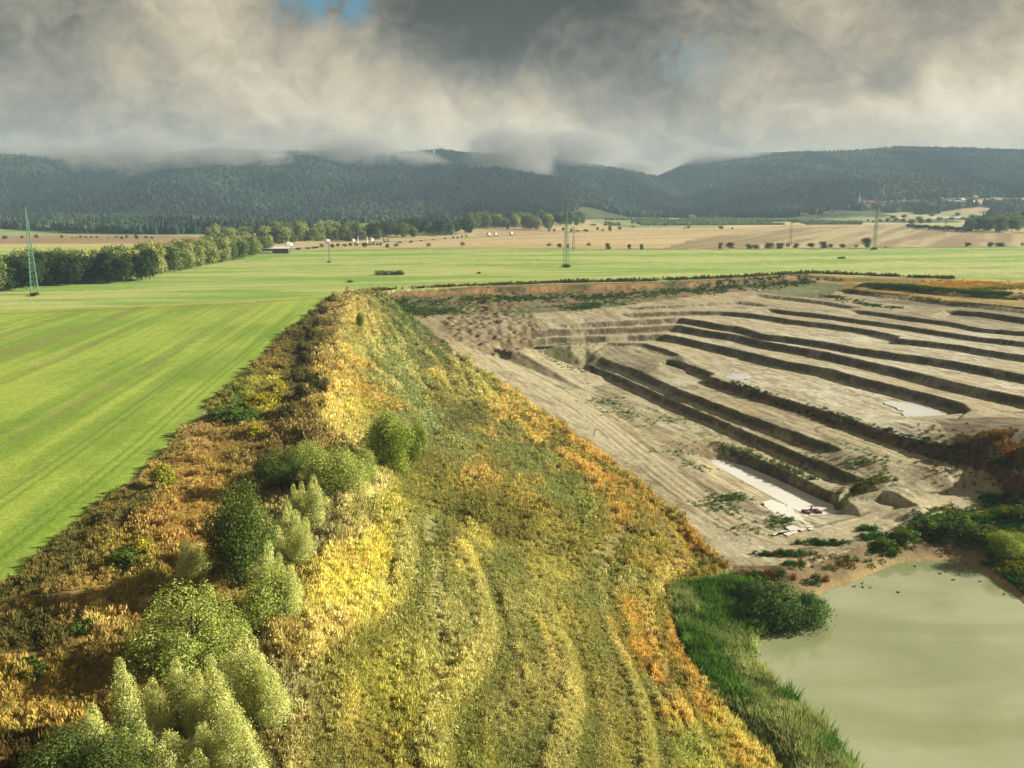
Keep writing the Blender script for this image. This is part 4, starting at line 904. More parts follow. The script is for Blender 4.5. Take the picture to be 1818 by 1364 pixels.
k_ &= ~((r < 2300) & (a > R(4)) & (fbm(x / 70, y / 90, 341, 3) < .45) & (r < 2000))
x, y, z, r, a = x[k_], y[k_], z[k_], r[k_], a[k_]
print('forest', len(x))
sun_patch = ss(fbm(x / 150, y / 190, 342, 3), .44, .60); tone = fbm(x / 35, y / 35, 343, 2)  # pale crown patches paint sunlit spots, strongest towards the right
c = lerp(arr((.022, .040, .022)), arr((.046, .070, .030)), tone); c = lerp(c, arr((.10, .13, .045)), sun_patch * .8 * (.3 + .7 * ss(a, R(2), R(18)))); c = jitter_col(c, .25) * .45 * (np.array([.92, .95, 1.45]) * (.62 + .8 * ss(fbm(x / 240, y / 330, 347, 3), .42, .58))[:, None])  # blue push puts some of the distance haze into the crown colour
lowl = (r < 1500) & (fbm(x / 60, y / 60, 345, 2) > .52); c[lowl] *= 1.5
con = (fbm(x / 90, y / 110, 344, 3) > .58) & (rng.uniform(0, 1, len(x)) < .7); pk = np.where(con, 3, rng.integers(0, 3, len(x)))
s = rng.uniform(3.8, 6.4, len(x)); s3 = np.stack([s, s, s * rng.uniform(1.1, 1.7, len(x))], 1)
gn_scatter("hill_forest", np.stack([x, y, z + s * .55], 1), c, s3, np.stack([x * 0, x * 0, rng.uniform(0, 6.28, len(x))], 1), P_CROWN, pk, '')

# ---------------------------------------------------------------- water
def water_sheet(name, poly, z, m):
    bm = bmesh.new(); vs = [bm.verts.new((p[0], p[1], z)) for p in poly]; bm.faces.new(vs); bmesh.ops.triangulate(bm, faces=bm.faces[:])
    o = obj_bm(name, bm, m); o.data.update(); tag(o, kind='structure'); return o
M_POND = water_mat("murky_pond_water", alb(180, 187, 146, 1.7), alb(150, 160, 108, 1.7), 0.03, 0.012, .8)
M_MILK_SKY = water_mat("clay_water_sky_white", alb(236, 236, 230, 1.25), alb(222, 219, 206, 1.3), 0.04, 0.004, .9)  # clay-white water, whitened further to paint in the bright sky reflection
po = [ctr[:2] + (p[:2] - ctr[:2]) * 1.05 for p in SHORE]; water_sheet("pond_water", po, POND_Z + 0.02, M_POND)
water_sheet("trench_water", [tc_[:2] + (p[:2] - tc_[:2]) * 1.02 for p in TRENCH], TZ + 0.05, M_MILK_SKY)
def puddle(px, dzz=0.05):
    P = smooth_closed([[*hit(p[0], p[1])] for p in px], 2); P = resample(np.vstack([P, P[:1]]), .35)[0][:-1]
    j = (fbm(P[:, 0] / 1.2, P[:, 1] / 1.2, 351, 3) - .5) * 2.2; P[:, 0] += j; P[:, 1] += (fbm(P[:, 0] / 1.2, P[:, 1] / 1.2, 352, 3) - .5) * 3.5
    z0 = float(np.percentile(grid_z(P[:, 0], P[:, 1]), 60)); water_sheet("puddle", P[:, :2], z0 + dzz, M_MILK_SKY)
puddle([(1563, 716), (1600, 714), (1660, 727), (1695, 740), (1680, 745), (1630, 746), (1604, 738), (1598, 728)], .12)
puddle([(1284, 669), (1300, 662), (1325, 665), (1342, 672), (1320, 676), (1298, 675)], .10)
puddle([(1346, 893), (1365, 896), (1395, 908), (1425, 923), (1438, 928), (1420, 932), (1395, 920), (1365, 907)], .08)
puddle([(1372, 950), (1400, 940), (1440, 934), (1448, 939), (1420, 948), (1385, 953)], .14)
puddle([(1692, 900), (1712, 899), (1706, 905), (1690, 904)], .06)
puddle([(1595, 779), (1640, 781), (1662, 786), (1640, 786)], .06)
puddle([(1630, 906), (1650, 903), (1650, 908), (1622, 912)], .06)
#MARK2
# ---------------------------------------------------------------- trees and shrubs
def leaf_cloud(lobes, n, size, seed, base, var=.22, up=0.0, shell=.5, top=None):
    """leaf-sized quads spread through ellipsoid lobes; base colour varies leaf by leaf"""
    r = np.random.default_rng(seed); L_ = np.array(lobes, float); wgt = (L_[:, 3] * L_[:, 4] * L_[:, 5]) ** .67; li = r.choice(len(L_), n, p=wgt / wgt.sum())
    d = r.normal(size=(n, 3)); d /= np.linalg.norm(d, axis=1)[:, None]
    f = 1 - shell * r.uniform(0, 1, n) ** 1.6; f *= 1 + r.normal(0, .09, n); f = np.where(r.uniform(0, 1, n) < .09, f * r.uniform(1.08, 1.42, n), f)
    c = L_[li, :3] + d * f[:, None] * L_[li, 3:6]
    nn = d / L_[li, 3:6] * L_[li, 3:6].mean(1)[:, None] + r.normal(size=(n, 3)) * .5; nn[:, 2] += up; nn /= np.linalg.norm(nn, axis=1)[:, None]
    u = np.cross(nn, r.normal(size=(n, 3))); u /= np.linalg.norm(u, axis=1)[:, None]; v = np.cross(nn, u); s = (size * r.lognormal(0, .28, n))[:, None]
    V = np.stack([c - u * s, c - v * s * .45, c + u * s, c + v * s * .45], 1).reshape(-1, 3)
    lt = r.normal(1, .10, len(L_))[li]; base = np.array(base) * ALB; cc = base[None] * (lt * r.normal(1, var, n))[:, None].clip(.35, 2.2)
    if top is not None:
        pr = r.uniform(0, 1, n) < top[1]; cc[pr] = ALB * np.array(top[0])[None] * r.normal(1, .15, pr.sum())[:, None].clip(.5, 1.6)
    return V, np.arange(n * 4).reshape(n, 4), np.repeat(cc, 4, 0)
def trunk_mesh(name, h, r0, limbs, parent, seed):
    bm = bmesh.new(); rd = random.Random(seed)
    bar(bm, (0, 0, -.3), (0.02 * h, 0, h * .45), r0, 7, r0 * .6); bar(bm, (0.02 * h, 0, h * .4), (0, .02 * h, h * .58), r0 * .6, 6, r0 * .2)
    for i in range(limbs):
        a = 6.283 * i / limbs + rd.uniform(-.4, .4); z0 = h * rd.uniform(.22, .55); bar(bm, (0, 0, z0), (math.cos(a) * h * .22, math.sin(a) * h * .22, z0 + h * rd.uniform(.15, .3)), r0 * .45, 5, r0 * .12)
    return obj_bm(name, bm, M_BARK, parent)
def round_lobes(r, h, w, n, z0=.25, squash=1.0, sz=(.26, .42)):
    L_ = [(0, 0, h * (z0 + (1 - z0) * .5), w * .34, w * .34, h * (1 - z0) * .40)]
    for i in range(n):
        a = r.uniform(0, 6.283); t = r.uniform(0, 1); zz = h * (z0 + (1 - z0) * (.12 + .72 * t)); prof = math.sin(math.pi * (.18 + .70 * t)) ** .8
        rad = w * .5 * prof * r.uniform(.45, .8); s = w * r.uniform(*sz) * .72
        L_.append((math.cos(a) * rad, math.sin(a) * rad, zz, s, s, s * r.uniform(.8, 1.15) * squash))
    return L_
def flame_lobes(r, h, w, n, fat=0.0):
    L_ = []
    for i in range(n):
        a = r.uniform(0, 6.283); d = w * .5 * math.sqrt(r.uniform(0, .8)) * (1 - .35 * fat); hh = h * (1 - .45 * (d / (w * .5)) ** 1.5) * r.uniform(.72, 1.0); x, y = math.cos(a) * d, math.sin(a) * d
        s = w * r.uniform(.11, .18) * (1 + fat)
        for k in range(5):
            t = (k + .5) / 5; q_ = s * (1.5 * math.sin(math.pi * (.22 + .74 * t))); L_.append((x * (.75 + .25 * t) + r.normal(0, s * .25), y * (.75 + .25 * t) + r.normal(0, s * .25), hh * (.08 + .88 * t), q_, q_, hh * .15))
    return L_
TREEKIND = {}
def tree_kind(kind, variants, h, w, builder, nleaf, size, base, top=None, trunk=.06, limbs=5, up=.3, shell=.5, var=.22, leafname='crown'):
    TREEKIND[kind] = []
    for v in range(variants):
        r = np.random.default_rng(abs(hash(kind)) % 1000 + v * 17 if False else sum(map(ord, kind)) + v * 17)
        V, F, cc = leaf_cloud(builder(r), nleaf, size, sum(map(ord, kind)) + v, base, var, up, shell, top)
        k = np.ones(len(V), bool); V[:, 2] = np.maximum(V[:, 2], .02)
        TREEKIND[kind].append((h, w, V, F, cc, trunk, limbs, leafname, [None]))
def place_tree(kind, p, hm, wm, name, label, cat, group=None, v=None, rz=None):
    vs_ = TREEKIND[kind]; v = random.randrange(len(vs_)) if v is None else v % len(vs_); h, w, V, F, cc, tk, limbs, leafname, slot = vs_[v]
    rz = random.uniform(0, 6.28) if rz is None else rz; sc_ = (wm / w, wm / w, hm / h)
    if slot[0] is None:
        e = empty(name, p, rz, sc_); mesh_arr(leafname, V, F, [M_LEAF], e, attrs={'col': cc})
        if tk: trunk_mesh('trunk', h, h * tk * .5, limbs, e, v)
        slot[0] = e
    else: e = copy_thing(slot[0], p, rz, sc_); e.name = name
    for k in ('group',):
        if k in e: del e[k]
    return tag(e, label, cat, group)
# kinds: field trees and belts
tree_kind('field_dark', 4, 6, 5, lambda r: round_lobes(r, 6, 5, 13, .08), 1500, .24, (.05, .08, .026), trunk=.05)
tree_kind('field_olive', 3, 6, 5.5, lambda r: round_lobes(r, 6, 5.5, 11, .3), 900, .24, (.085, .085, .030), trunk=.05)
tree_kind('belt_dark', 4, 15, 11, lambda r: round_lobes(r, 15, 11, 17, .14), 2900, .55, (.034, .060, .018), trunk=.035)  # leaf colour darkened to carry the shade of the left wood's front
tree_kind('belt_light', 4, 15, 11, lambda r: round_lobes(r, 15, 11, 19, .06), 2900, .52, (.25, .28, .09), trunk=.035)  # leaf colour lightened to carry the sun on the left wood's lit side
tree_kind('belt_mid', 4, 15, 11, lambda r: round_lobes(r, 15, 11, 19, .08), 2700, .52, (.13, .17, .055), trunk=.035)
tree_kind('poplar', 2, 12, 4.5, lambda r: flame_lobes(r, 12, 4.5, 7), 1100, .4, (.12, .15, .05), trunk=.03)
# foreground
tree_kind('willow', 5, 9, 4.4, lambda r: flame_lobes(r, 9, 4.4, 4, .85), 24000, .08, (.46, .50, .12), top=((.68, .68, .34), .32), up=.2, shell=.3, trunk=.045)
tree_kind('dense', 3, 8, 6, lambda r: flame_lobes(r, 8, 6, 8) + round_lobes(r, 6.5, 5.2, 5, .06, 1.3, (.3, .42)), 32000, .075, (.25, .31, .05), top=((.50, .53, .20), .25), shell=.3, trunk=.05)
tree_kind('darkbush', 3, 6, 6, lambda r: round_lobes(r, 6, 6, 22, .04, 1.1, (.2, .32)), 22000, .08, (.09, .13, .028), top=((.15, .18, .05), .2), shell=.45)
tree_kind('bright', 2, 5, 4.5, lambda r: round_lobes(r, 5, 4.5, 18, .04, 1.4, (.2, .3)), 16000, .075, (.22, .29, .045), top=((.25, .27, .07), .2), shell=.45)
tree_kind('yellow', 1, 3, 2.6, lambda r: round_lobes(r, 3, 2.6, 14, .04, 1.2, (.22, .32)), 2600, .11, (.26, .27, .03), top=((.40, .38, .06), .3), shell=.5)
tree_kind('herb', 2, 1.6, 2.4, lambda r: round_lobes(r, 1.6, 2.4, 14, .02, .9, (.22, .32)), 1800, .10, (.085, .14, .025), shell=.6, trunk=0, leafname='leaves')
tree_kind('goldherb', 2, 1.6, 2.4, lambda r: round_lobes(r, 1.6, 2.4, 14, .02, .9, (.18, .28)), 1800, .09, (.20, .20, .03), top=((.50, .42, .03), .5), shell=.6, trunk=0, leafname='leaves')
tree_kind('brownbush', 2, 2.4, 2.6, lambda r: round_lobes(r, 2.4, 2.6, 14, .02, 1.0, (.2, .3)), 2400, .11, (.075, .080, .022), top=((.16, .12, .04), .25), shell=.55)
tree_kind('waterbush', 2, 4, 5, lambda r: flame_lobes(r, 4, 5, 22), 20000, .08, (.075, .14, .035), top=((.13, .19, .06), .22), up=.4, shell=.5)

def px_tree(kind, px, py, hpx, wpx, name, label, cat, group=None, z=None, v=None, sink=.15):
    p = hit(px, py) if z is None else Vector(at(px, py, z)); m = pxm(p)
    # a thing seen from above shows its top too, so a little less height than its outline in the picture
    return place_tree(kind, (p.x, p.y, p.z - sink), hpx / m * .97, wpx / m, name, label, cat, group, v)
FG = [('dense', 345, 1185, 180, 140, 'willow_shrub', 'big round dark green willow shrub with silvery top beside the orange grass', 'shrub'),
      ('darkbush', 432, 1045, 185, 105, 'leafy_shrub', 'dark green bush standing at the dark hollow left of the silvery willows', 'shrub'),
      ('dense', 478, 1115, 150, 95, 'leafy_shrub', 'olive green bush below the silvery willows, right of the dark hollow', 'shrub'),
      ('darkbush', 120, 1420, 140, 130, 'leafy_shrub', 'dark green leafy shrub in the bottom left corner below the willows', 'shrub'), ('darkbush', 230, 1440, 140, 130, 'leafy_shrub', 'dark green shrub at the very bottom under the silvery willows', 'shrub'),
      ('dense', 600, 880, 110, 105, 'leafy_shrub', 'broad olive green bush in the row behind the silvery willows', 'shrub'), ('darkbush', 500, 875, 80, 75, 'leafy_shrub', 'dark round bush at the left end of the row behind the willows', 'shrub'),
      ('dense', 550, 850, 90, 60, 'leafy_shrub', 'small olive bush at the back of the row on the bank top', 'shrub'), ('bright', 695, 838, 105, 80, 'leafy_shrub', 'bright green leafy bush near the bare earth scar', 'shrub'),
      ('bright', 735, 828, 85, 42, 'leafy_shrub', 'slim bright green bush right beside the larger bright bush', 'shrub'), ('dense', 645, 860, 75, 55, 'leafy_shrub', 'low olive bush between the bright bush and the broad one', 'shrub'),
      ('yellow', 290, 868, 48, 38, 'yellow_shrub', 'small round yellow green bush alone near the crop edge', 'shrub'), ('bright', 641, 582, 27, 15, 'conical_shrub', 'small cone shaped green shrub on the far slope top', 'shrub'),
      ('willow', 229, 1320, 155, 72, 'willow_shrub', 'silvery willow shrub at the left of the bottom clump', 'shrub'),
      ('willow', 290, 1345, 150, 62, 'willow_shrub', 'silvery willow shrub second from the left in the bottom clump', 'shrub'),
      ('willow', 320, 1290, 130, 60, 'willow_shrub', 'silvery willow shrub in the bottom clump, touching the big round shrub from below', 'shrub'),
      ('willow', 352, 1320, 145, 52, 'willow_shrub', 'silvery willow shrub slim, in the middle of the bottom clump', 'shrub'),
      ('willow', 392, 1335, 175, 72, 'willow_shrub', 'silvery willow shrub tallest in the middle of the bottom clump', 'shrub'),
      ('willow', 370, 1385, 115, 52, 'willow_shrub', 'silvery willow shrub small pale one in front in the bottom clump', 'shrub'),
      ('willow', 446, 1275, 172, 82, 'willow_shrub', 'silvery willow shrub right behind the big round shrub, broad and pale', 'shrub'),
      ('willow', 482, 1300, 150, 70, 'willow_shrub', 'silvery willow shrub rightmost of the bottom clump beside the tan dry grass', 'shrub'),
      ('willow', 415, 1385, 155, 72, 'willow_shrub', 'silvery willow shrub in front right of the bottom clump', 'shrub'),
      ('willow', 300, 1415, 125, 80, 'willow_shrub', 'silvery willow shrub at the lower frame edge in the bottom clump', 'shrub'),
      ('willow', 240, 1405, 135, 80, 'willow_shrub', 'silvery willow shrub lower left part of the bottom clump', 'shrub'),
      ('willow', 178, 1385, 145, 72, 'willow_shrub', 'silvery willow shrub leftmost and lowest of the bottom clump', 'shrub'),
      ('willow', 350, 1450, 120, 80, 'willow_shrub', 'silvery willow shrub at the lower frame edge, right of the dark shrub', 'shrub'),
      ('willow', 450, 1440, 150, 80, 'willow_shrub', 'silvery willow shrub at the lower frame edge beside the dry grass', 'shrub'),
      ('willow', 450, 1000, 120, 56, 'willow_shrub', 'silvery willow shrub above the dark hollow, left of the pair', 'shrub'),
      ('willow', 474, 1015, 120, 52, 'willow_shrub', 'silvery willow shrub above the dark hollow, in the middle', 'shrub'),
      ('willow', 520, 1000, 115, 52, 'willow_shrub', 'silvery willow shrub above the dark hollow, right and tallest', 'shrub'),
      ('willow', 538, 1020, 105, 46, 'willow_shrub', 'silvery willow shrub above the tan dry grass, slim', 'shrub'),
      ('willow', 486, 1085, 125, 58, 'willow_shrub', 'silvery willow shrub below the tall ones at the dark hollow', 'shrub'),
      ('willow', 515, 1105, 115, 54, 'willow_shrub', 'silvery willow shrub low right, beside the tan dry grass', 'shrub'),
      ('willow', 560, 940, 95, 46, 'willow_shrub', 'silvery willow shrub behind the others, by the olive bushes', 'shrub'),
      ('willow', 345, 1032, 84, 56, 'willow_shrub', 'silvery willow shrub young and light green, alone in the orange grass', 'shrub'),
      ('willow', 680, 815, 85, 44, 'willow_shrub', 'silvery willow shrub pale, tucked behind the bright green bush', 'shrub'),
      ('willow', 525, 935, 85, 44, 'willow_shrub', 'silvery willow shrub small, between the olive bushes and the tall ones', 'shrub'),
      ('goldherb', 468, 722, 26, 56, 'flowering_herb', 'large patch of bright yellow flowering herb on the bank', 'plant'), ('goldherb', 492, 698, 22, 34, 'flowering_herb', 'yellow flowering herb behind the large yellow patch', 'plant'), ('goldherb', 480, 742, 20, 40, 'flowering_herb', 'yellow flowering herb in front of the large yellow patch', 'plant'),
      ('goldherb', 455, 775, 26, 30, 'flowering_herb', 'small yellow green herb below the green nettle patch', 'plant'), ('goldherb', 258, 985, 34, 52, 'flowering_herb', 'yellow flowering clump left of the young willow', 'plant'), ('herb', 222, 1005, 34, 50, 'green_herb', 'bright green herb clump next to the yellow clump', 'plant'), ('herb', 55, 1205, 36, 60, 'green_herb', 'green and yellow herb clump in the bottom left orange grass', 'plant'),
      ('herb', 400, 745, 24, 62, 'green_herb', 'dark green nettle patch at the crop edge', 'plant'), ('herb', 435, 752, 22, 60, 'green_herb', 'dark green nettle patch in front of the yellow herb', 'plant'), ('herb', 150, 1130, 30, 40, 'green_herb', 'green herb clump above the dark hollow by the crop', 'plant'), ('herb', 460, 500 + 630, 20, 30, 'green_herb', 'small green herb in the dark gap between the willows', 'plant'),
      ('waterbush', 1390, 1112, 100, 118, 'waterside_willow', 'dense dark green willow bush leaning over the pond', 'shrub'), ('waterbush', 1345, 1075, 62, 62, 'waterside_willow', 'smaller dark green willow bush behind the one at the pond', 'shrub'),
      ('waterbush', 1432, 1098, 62, 46, 'waterside_willow', 'low green willow bush touching the water at the point', 'shrub'),
      ('herb', 1700, 948, 34, 60, 'green_herb', 'broad green leafy weed clump on the bund behind the pond', 'plant'), ('herb', 1655, 945, 28, 46, 'green_herb', 'green weed clump left of the broad clump on the bund', 'plant'), ('herb', 1745, 962, 30, 60, 'green_herb', 'dark green weed clump right of the broad clump on the bund', 'plant'),
      ('bright', 1790, 985, 40, 70, 'yellow_weed', 'yellow green weed clump near the right end of the bund', 'plant'), ('herb', 1605, 962, 26, 44, 'green_herb', 'green weed clump above the sandy spit of the pond', 'plant'), ('herb', 1568, 975, 22, 34, 'green_herb', 'small green weed clump at the left end of the bund', 'plant'), ('herb', 1810, 925, 30, 40, 'green_herb', 'green weed clump at the top right of the bund', 'plant')]
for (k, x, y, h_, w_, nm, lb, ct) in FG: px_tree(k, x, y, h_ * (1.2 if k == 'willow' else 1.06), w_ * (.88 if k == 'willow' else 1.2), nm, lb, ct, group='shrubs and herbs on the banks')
CR = [(520, 745, 34, 30), (538, 712, 36, 32), (528, 680, 30, 30), (543, 655, 34, 30), (536, 628, 26, 26), (552, 604, 26, 24), (562, 585, 22, 20), (575, 560, 20, 20), (588, 540, 16, 20), (505, 755, 26, 30), (556, 640, 24, 22)]
for i, (x, y, h_, w_) in enumerate(CR): px_tree('brownbush', x, y, h_, w_, 'bramble_bush', 'dark olive bramble bush in the row between the yellow herb and the straw coloured crest', 'shrub', 'bramble bushes along the crest')

# trees along the field edge and beyond
ROW = [(647, 440, 9, 12, 'd'), (688, 440, 8, 9, 'd'), (704, 440, 9, 10, 'o'), (761, 439.5, 9, 9, 'o'), (821, 438.5, 10, 9, 'o'), (975, 439.5, 9, 9, 'o'), (993, 441, 9, 10, 'd'), (1008, 441, 8, 7, 'd'), (1045, 438.5, 8, 10, 'o'), (1079, 443, 12, 12, 'd'), (1117, 444, 11, 8, 'd'), (1138.5, 444, 12, 8, 'd'),
       (1279, 442, 12, 9, 'd'), (1296, 443, 13, 17, 'd'), (1329, 442, 9, 14, 'd'), (1341, 442, 9, 14, 'd'), (1365, 442, 13, 17, 'd'), (1385, 441.5, 11, 16, 'd'), (1399, 440, 9, 10, 'o'), (1413.5, 440.5, 9, 13, 'd'), (1439.5, 440.3, 9, 16, 'd'), (1461, 441, 13, 18, 'd'), (1475, 439.7, 8, 10, 'd'),
       (1495, 439.7, 8, 11, 'd'), (1520, 439.7, 6, 9, 'o'), (1536.5, 440, 21, 18, 'd'), (1572, 440.4, 3, 5, 'd'), (1718, 437.6, 8, 13, 'd'), (1759.5, 438, 9, 13, 'd'), (1774.5, 438, 8, 18, 'd'), (1815, 438, 8, 7, 'o')]
ORD = ['first', 'second', 'third', 'fourth', 'fifth', 'sixth', 'seventh', 'eighth', 'ninth', 'tenth', 'eleventh', 'twelfth', 'thirteenth', 'fourteenth', 'fifteenth', 'sixteenth', 'seventeenth', 'eighteenth', 'nineteenth', 'twentieth']
def ordn(i): return ORD[i] if i < 20 else 'twenty ' + ORD[i - 20] if i < 30 else str(i + 1) + ('st' if i == 30 else 'nd' if i == 31 else 'rd' if i == 32 else 'th')
for i, (x, y, h_, w_, t) in enumerate(ROW):
    big = h_ > 20
    lb = 'tallest tree of the field edge row, just left of the far lattice pylon' if big else ('dark round bush tree, ' if t == 'd' else 'thin olive brown tree, ') + ordn(i) + ' along the edge between crop and stubble'
    px_tree('field_dark' if t == 'd' else 'field_olive', x, y, h_, w_, 'field_edge_tree', lb, 'tree', 'trees along the edge of the crop', z=0.0)
FAR = [(1415.6, 395.4, 6, 10), (1427, 395, 4, 5), (1441, 395.4, 5, 9), (1453, 395, 4, 9), (1498, 396, 3, 5), (1541, 395, 6, 5), (1550.6, 395.4, 5, 6), (1562, 395.4, 7, 7), (1575, 395.6, 8, 9), (1589, 395, 9, 8), (1603, 395.4, 7, 11)]
for i, (x, y, h_, w_) in enumerate(FAR): px_tree('field_dark', x, y, h_, w_, 'far_tree', 'small far tree, ' + ordn(i) + ' from the left at the top of the ploughed stubble', 'tree', 'trees at the top of the stubble field', z=0.0)
MIDT = [(1222, 407, 7, 9), (1280, 407, 7, 9), (1083, 411, 12, 7), (1070, 411, 5, 6), (1100, 408, 6, 7), (1040, 412, 5, 12), (1025, 412, 4, 12), (1000, 411, 7, 7), (984, 411, 5, 6), (1053, 402, 5, 14), (1014, 413, 8, 6), (975, 411, 5, 5), (1124, 405, 5, 9), (1180, 402, 5, 8), (1300, 408, 4, 5), (1215, 407, 3, 4), (1060, 409, 7, 6)]
for i, (x, y, h_, w_) in enumerate(MIDT): px_tree('field_olive' if i % 3 == 0 else 'field_dark', x, y, h_, w_, 'hedgerow_tree', 'small hedgerow tree, ' + ordn(i) + ' of those between the pale stubble and the orchards', 'tree', 'hedgerow trees before the orchards', z=0.0)
LFT = [(8.6, 425, 8, 9), (40, 423.5, 6, 7), (64, 423.5, 8, 8), (110, 423, 6, 6), (128, 424, 3, 4), (136, 424, 3, 4), (143, 423, 5, 6), (152.5, 423, 4, 5), (162, 423, 4, 5), (172, 423, 4, 5), (193, 424, 3, 4), (207.6, 422.7, 4, 6), (216, 425, 6, 7), (225, 423.4, 6, 7), (242, 424.4, 8, 9), (259, 423.5, 5, 7), (270, 424.7, 5, 6)]
for i, (x, y, h_, w_) in enumerate(LFT): px_tree('field_dark', x, y, h_, w_, 'roadside_tree', 'tiny roadside tree, ' + ordn(i) + ' from the left above the brown field strip', 'tree', 'roadside trees beyond the left wood', z=0.0)
# orchard rows and hedges at the far right plain: low rows nobody could count
n = 5200; ox_ = rng.uniform(1075, 1530, n); oy_ = 389 + rng.integers(0, 7, n) * 1.9 + (ox_ - 1075) * -.004 + rng.normal(0, .12, n)
pp = np.array([at(a_, b_, 0) for a_, b_ in zip(ox_, oy_)]); k_ = fbm(pp[:, 0] / 60, pp[:, 1] / 90, 401, 3) > .42; pp = pp[k_]; s = rng.uniform(1.2, 2.4, len(pp))
gn_scatter("orchard_bushes", pp + np.array([0, 0, 1.0]), jitter_col(lerp(arr((.05, .085, .03)), arr((.11, .14, .05)), rng.uniform(0, 1, len(pp))), .2), np.stack([s, s, s], 1), np.stack([s * 0, s * 0, rng.uniform(0, 6, len(s))], 1), P_CROWN[:3], rng.integers(0, 3, len(s)), '')
# scrub in the green field
for (x, y, h_, w_, lb) in [(622, 501, 4, 14, 'small dry scrub patch in the crop left of the long one'), (850, 486, 4, 9, 'tiny scrub tuft in the middle of the crop'), (1495, 458.5, 3, 20, 'low dark scrub patch in the right part of the crop'),
                           (1005, 475, 7, 17, 'dark scrub at the foot of the middle lattice pylon'), (1552, 443.5, 5, 15, 'dark scrub at the foot of the far lattice pylon'), (62, 524, 6, 22, 'dry grass and scrub at the foot of the left lattice pylon'), (1018, 441.5, 2, 7, 'scrub at the foot of the brown twin pole'), (585, 466, 3, 10, 'earth and scrub at the foot of the twin pole')]:
    px_tree('brownbush', x, y, h_, w_, 'scrub_patch', lb, 'shrub', 'scrub in the crop', z=0.0)
e = empty('scrub_patch', tuple(at(690, 488, 0))); tag(e, 'long dark strip of scrub standing alone in the crop', 'shrub', 'scrub in the crop')
r_ = np.random.default_rng(3); L_ = [(r_.uniform(-7.6, 7.6), r_.uniform(-1.6, 1.6), .8, 1.4, 1.3, r_.uniform(1.0, 1.9)) for _ in range(26)]
V, F, cc = leaf_cloud(L_, 3200, .22, 5, (.062, .066, .024), top=((.10, .09, .04), .3)); V[:, 2] = np.maximum(V[:, 2], 0.02); mesh_arr('leaves', V, F, [M_LEAF], e, attrs={'col': cc})

# woods: every crown a tree of its own
def wood(poly, spacing, n_max, kinds, hrange, name, label, group, hgrow=None):
    P = np.array(poly); x0, y0 = P[:, :2].min(0); x1, y1 = P[:, :2].max(0); out_ = []
    for gx in np.arange(x0, x1, spacing):
        for gy in np.arange(y0, y1, spacing):
            x = gx + random.uniform(-.45, .45) * spacing; y = gy + random.uniform(-.45, .45) * spacing
            if inpoly(np.array([x]), np.array([y]), P)[0]: out_.append((x, y))
    random.shuffle(out_)
    for x, y in out_[:n_max]:
        h_ = random.uniform(*hrange); k = kinds(x, y); z = float(grid_z(np.array([x]), np.array([y]))[0])
        lb = label(x, y, k) if callable(label) else label
        place_tree(k, (x, y, z - .2), h_, h_ * random.uniform(.62, .85), name, lb, 'tree', group)
    return len(out_)
WPOLY = [at(p[0], p[1])[:2] for p in [(-90, 528), (20, 521), (80, 508), (268, 499), (272, 490), (330, 478), (400, 466), (468, 453)]] + [(-176, 650), (-198, 640), (-205, 540), (-222, 470), (-236, 448), (-300, 440), (-330, 400)]
def k1(x, y):
    d = pdist(np.array([x]), np.array([y]), np.array([at(80, 508)[:2], at(268, 499)[:2]]))[0]
    if d < 20: return 'belt_dark'  # front row: shade painted in by taking the darker leaf colour
    return random.choice(['belt_light', 'belt_light', 'belt_mid'] if y > 430 else ['belt_mid', 'belt_dark', 'belt_mid'])
def l1(x, y, k): return {'belt_dark': 'dark leafy tree in the shaded front of the left wood', 'belt_light': 'pale green sunlit tree in the left wood', 'belt_mid': 'mid green tree in the left wood'}[k]
print('wood1', wood(WPOLY, 8.6, 150, k1, (12.5, 16.5), 'wood_tree', l1, 'trees of the left wood'))
BELT = [at(p[0], p[1])[:2] for p in [(395, 436), (480, 436), (520, 431), (640, 429), (700, 424), (835, 418), (842, 414)]] + [(-100, 1090), (-190, 980), (-265, 850), (-285, 790)]
def k2(x, y): return random.choice(['belt_dark', 'belt_mid', 'belt_dark'] if x > -140 else ['belt_light', 'belt_mid', 'belt_light', 'poplar'] if y < 900 else ['belt_mid', 'belt_light'])
def l2(x, y, k): return {'belt_dark': 'dark tree in the right part of the middle tree belt', 'belt_light': 'pale green tree in the middle tree belt behind the road', 'belt_mid': 'mid green tree in the middle tree belt', 'poplar': 'slim yellow green tree in the middle tree belt'}[k]
print('belt', wood(BELT, 11, 190, k2, (8, 18), 'belt_tree', l2, 'trees of the middle belt'))
BELT2 = [at(p[0], p[1])[:2] for p in [(830, 408), (900, 408), (960, 409), (1000, 406), (1035, 402)]] + [(120, 1430), (60, 1500), (-70, 1420)]
print('belt2', wood(BELT2, 20, 90, lambda x, y: random.choice(['belt_dark', 'belt_mid', 'belt_mid', 'belt_light'] if y < 1280 else ['belt_dark', 'belt_mid']), (14, 20), 'far_wood_tree', lambda x, y, k: {'belt_dark': 'dark tree', 'belt_mid': 'mid green tree', 'belt_light': 'pale tree'}[k] + ' of the far wood behind the middle pylon', 'trees of the far wood'))
BELT3 = [at(p[0], p[1])[:2] for p in [(1717, 413), (1770, 415), (1850, 416), (2000, 418)]] + [(1000, 1150), (900, 1330), (700, 1330), (600, 1180)]
print('belt3', wood(BELT3, 17, 120, lambda x, y: random.choice(['belt_dark', 'belt_mid']), (15, 20), 'right_wood_tree', lambda x, y, k: ('dark tree' if k == 'belt_dark' else 'mid green tree') + ' of the wood at the right edge of the plain', 'trees of the right wood'))
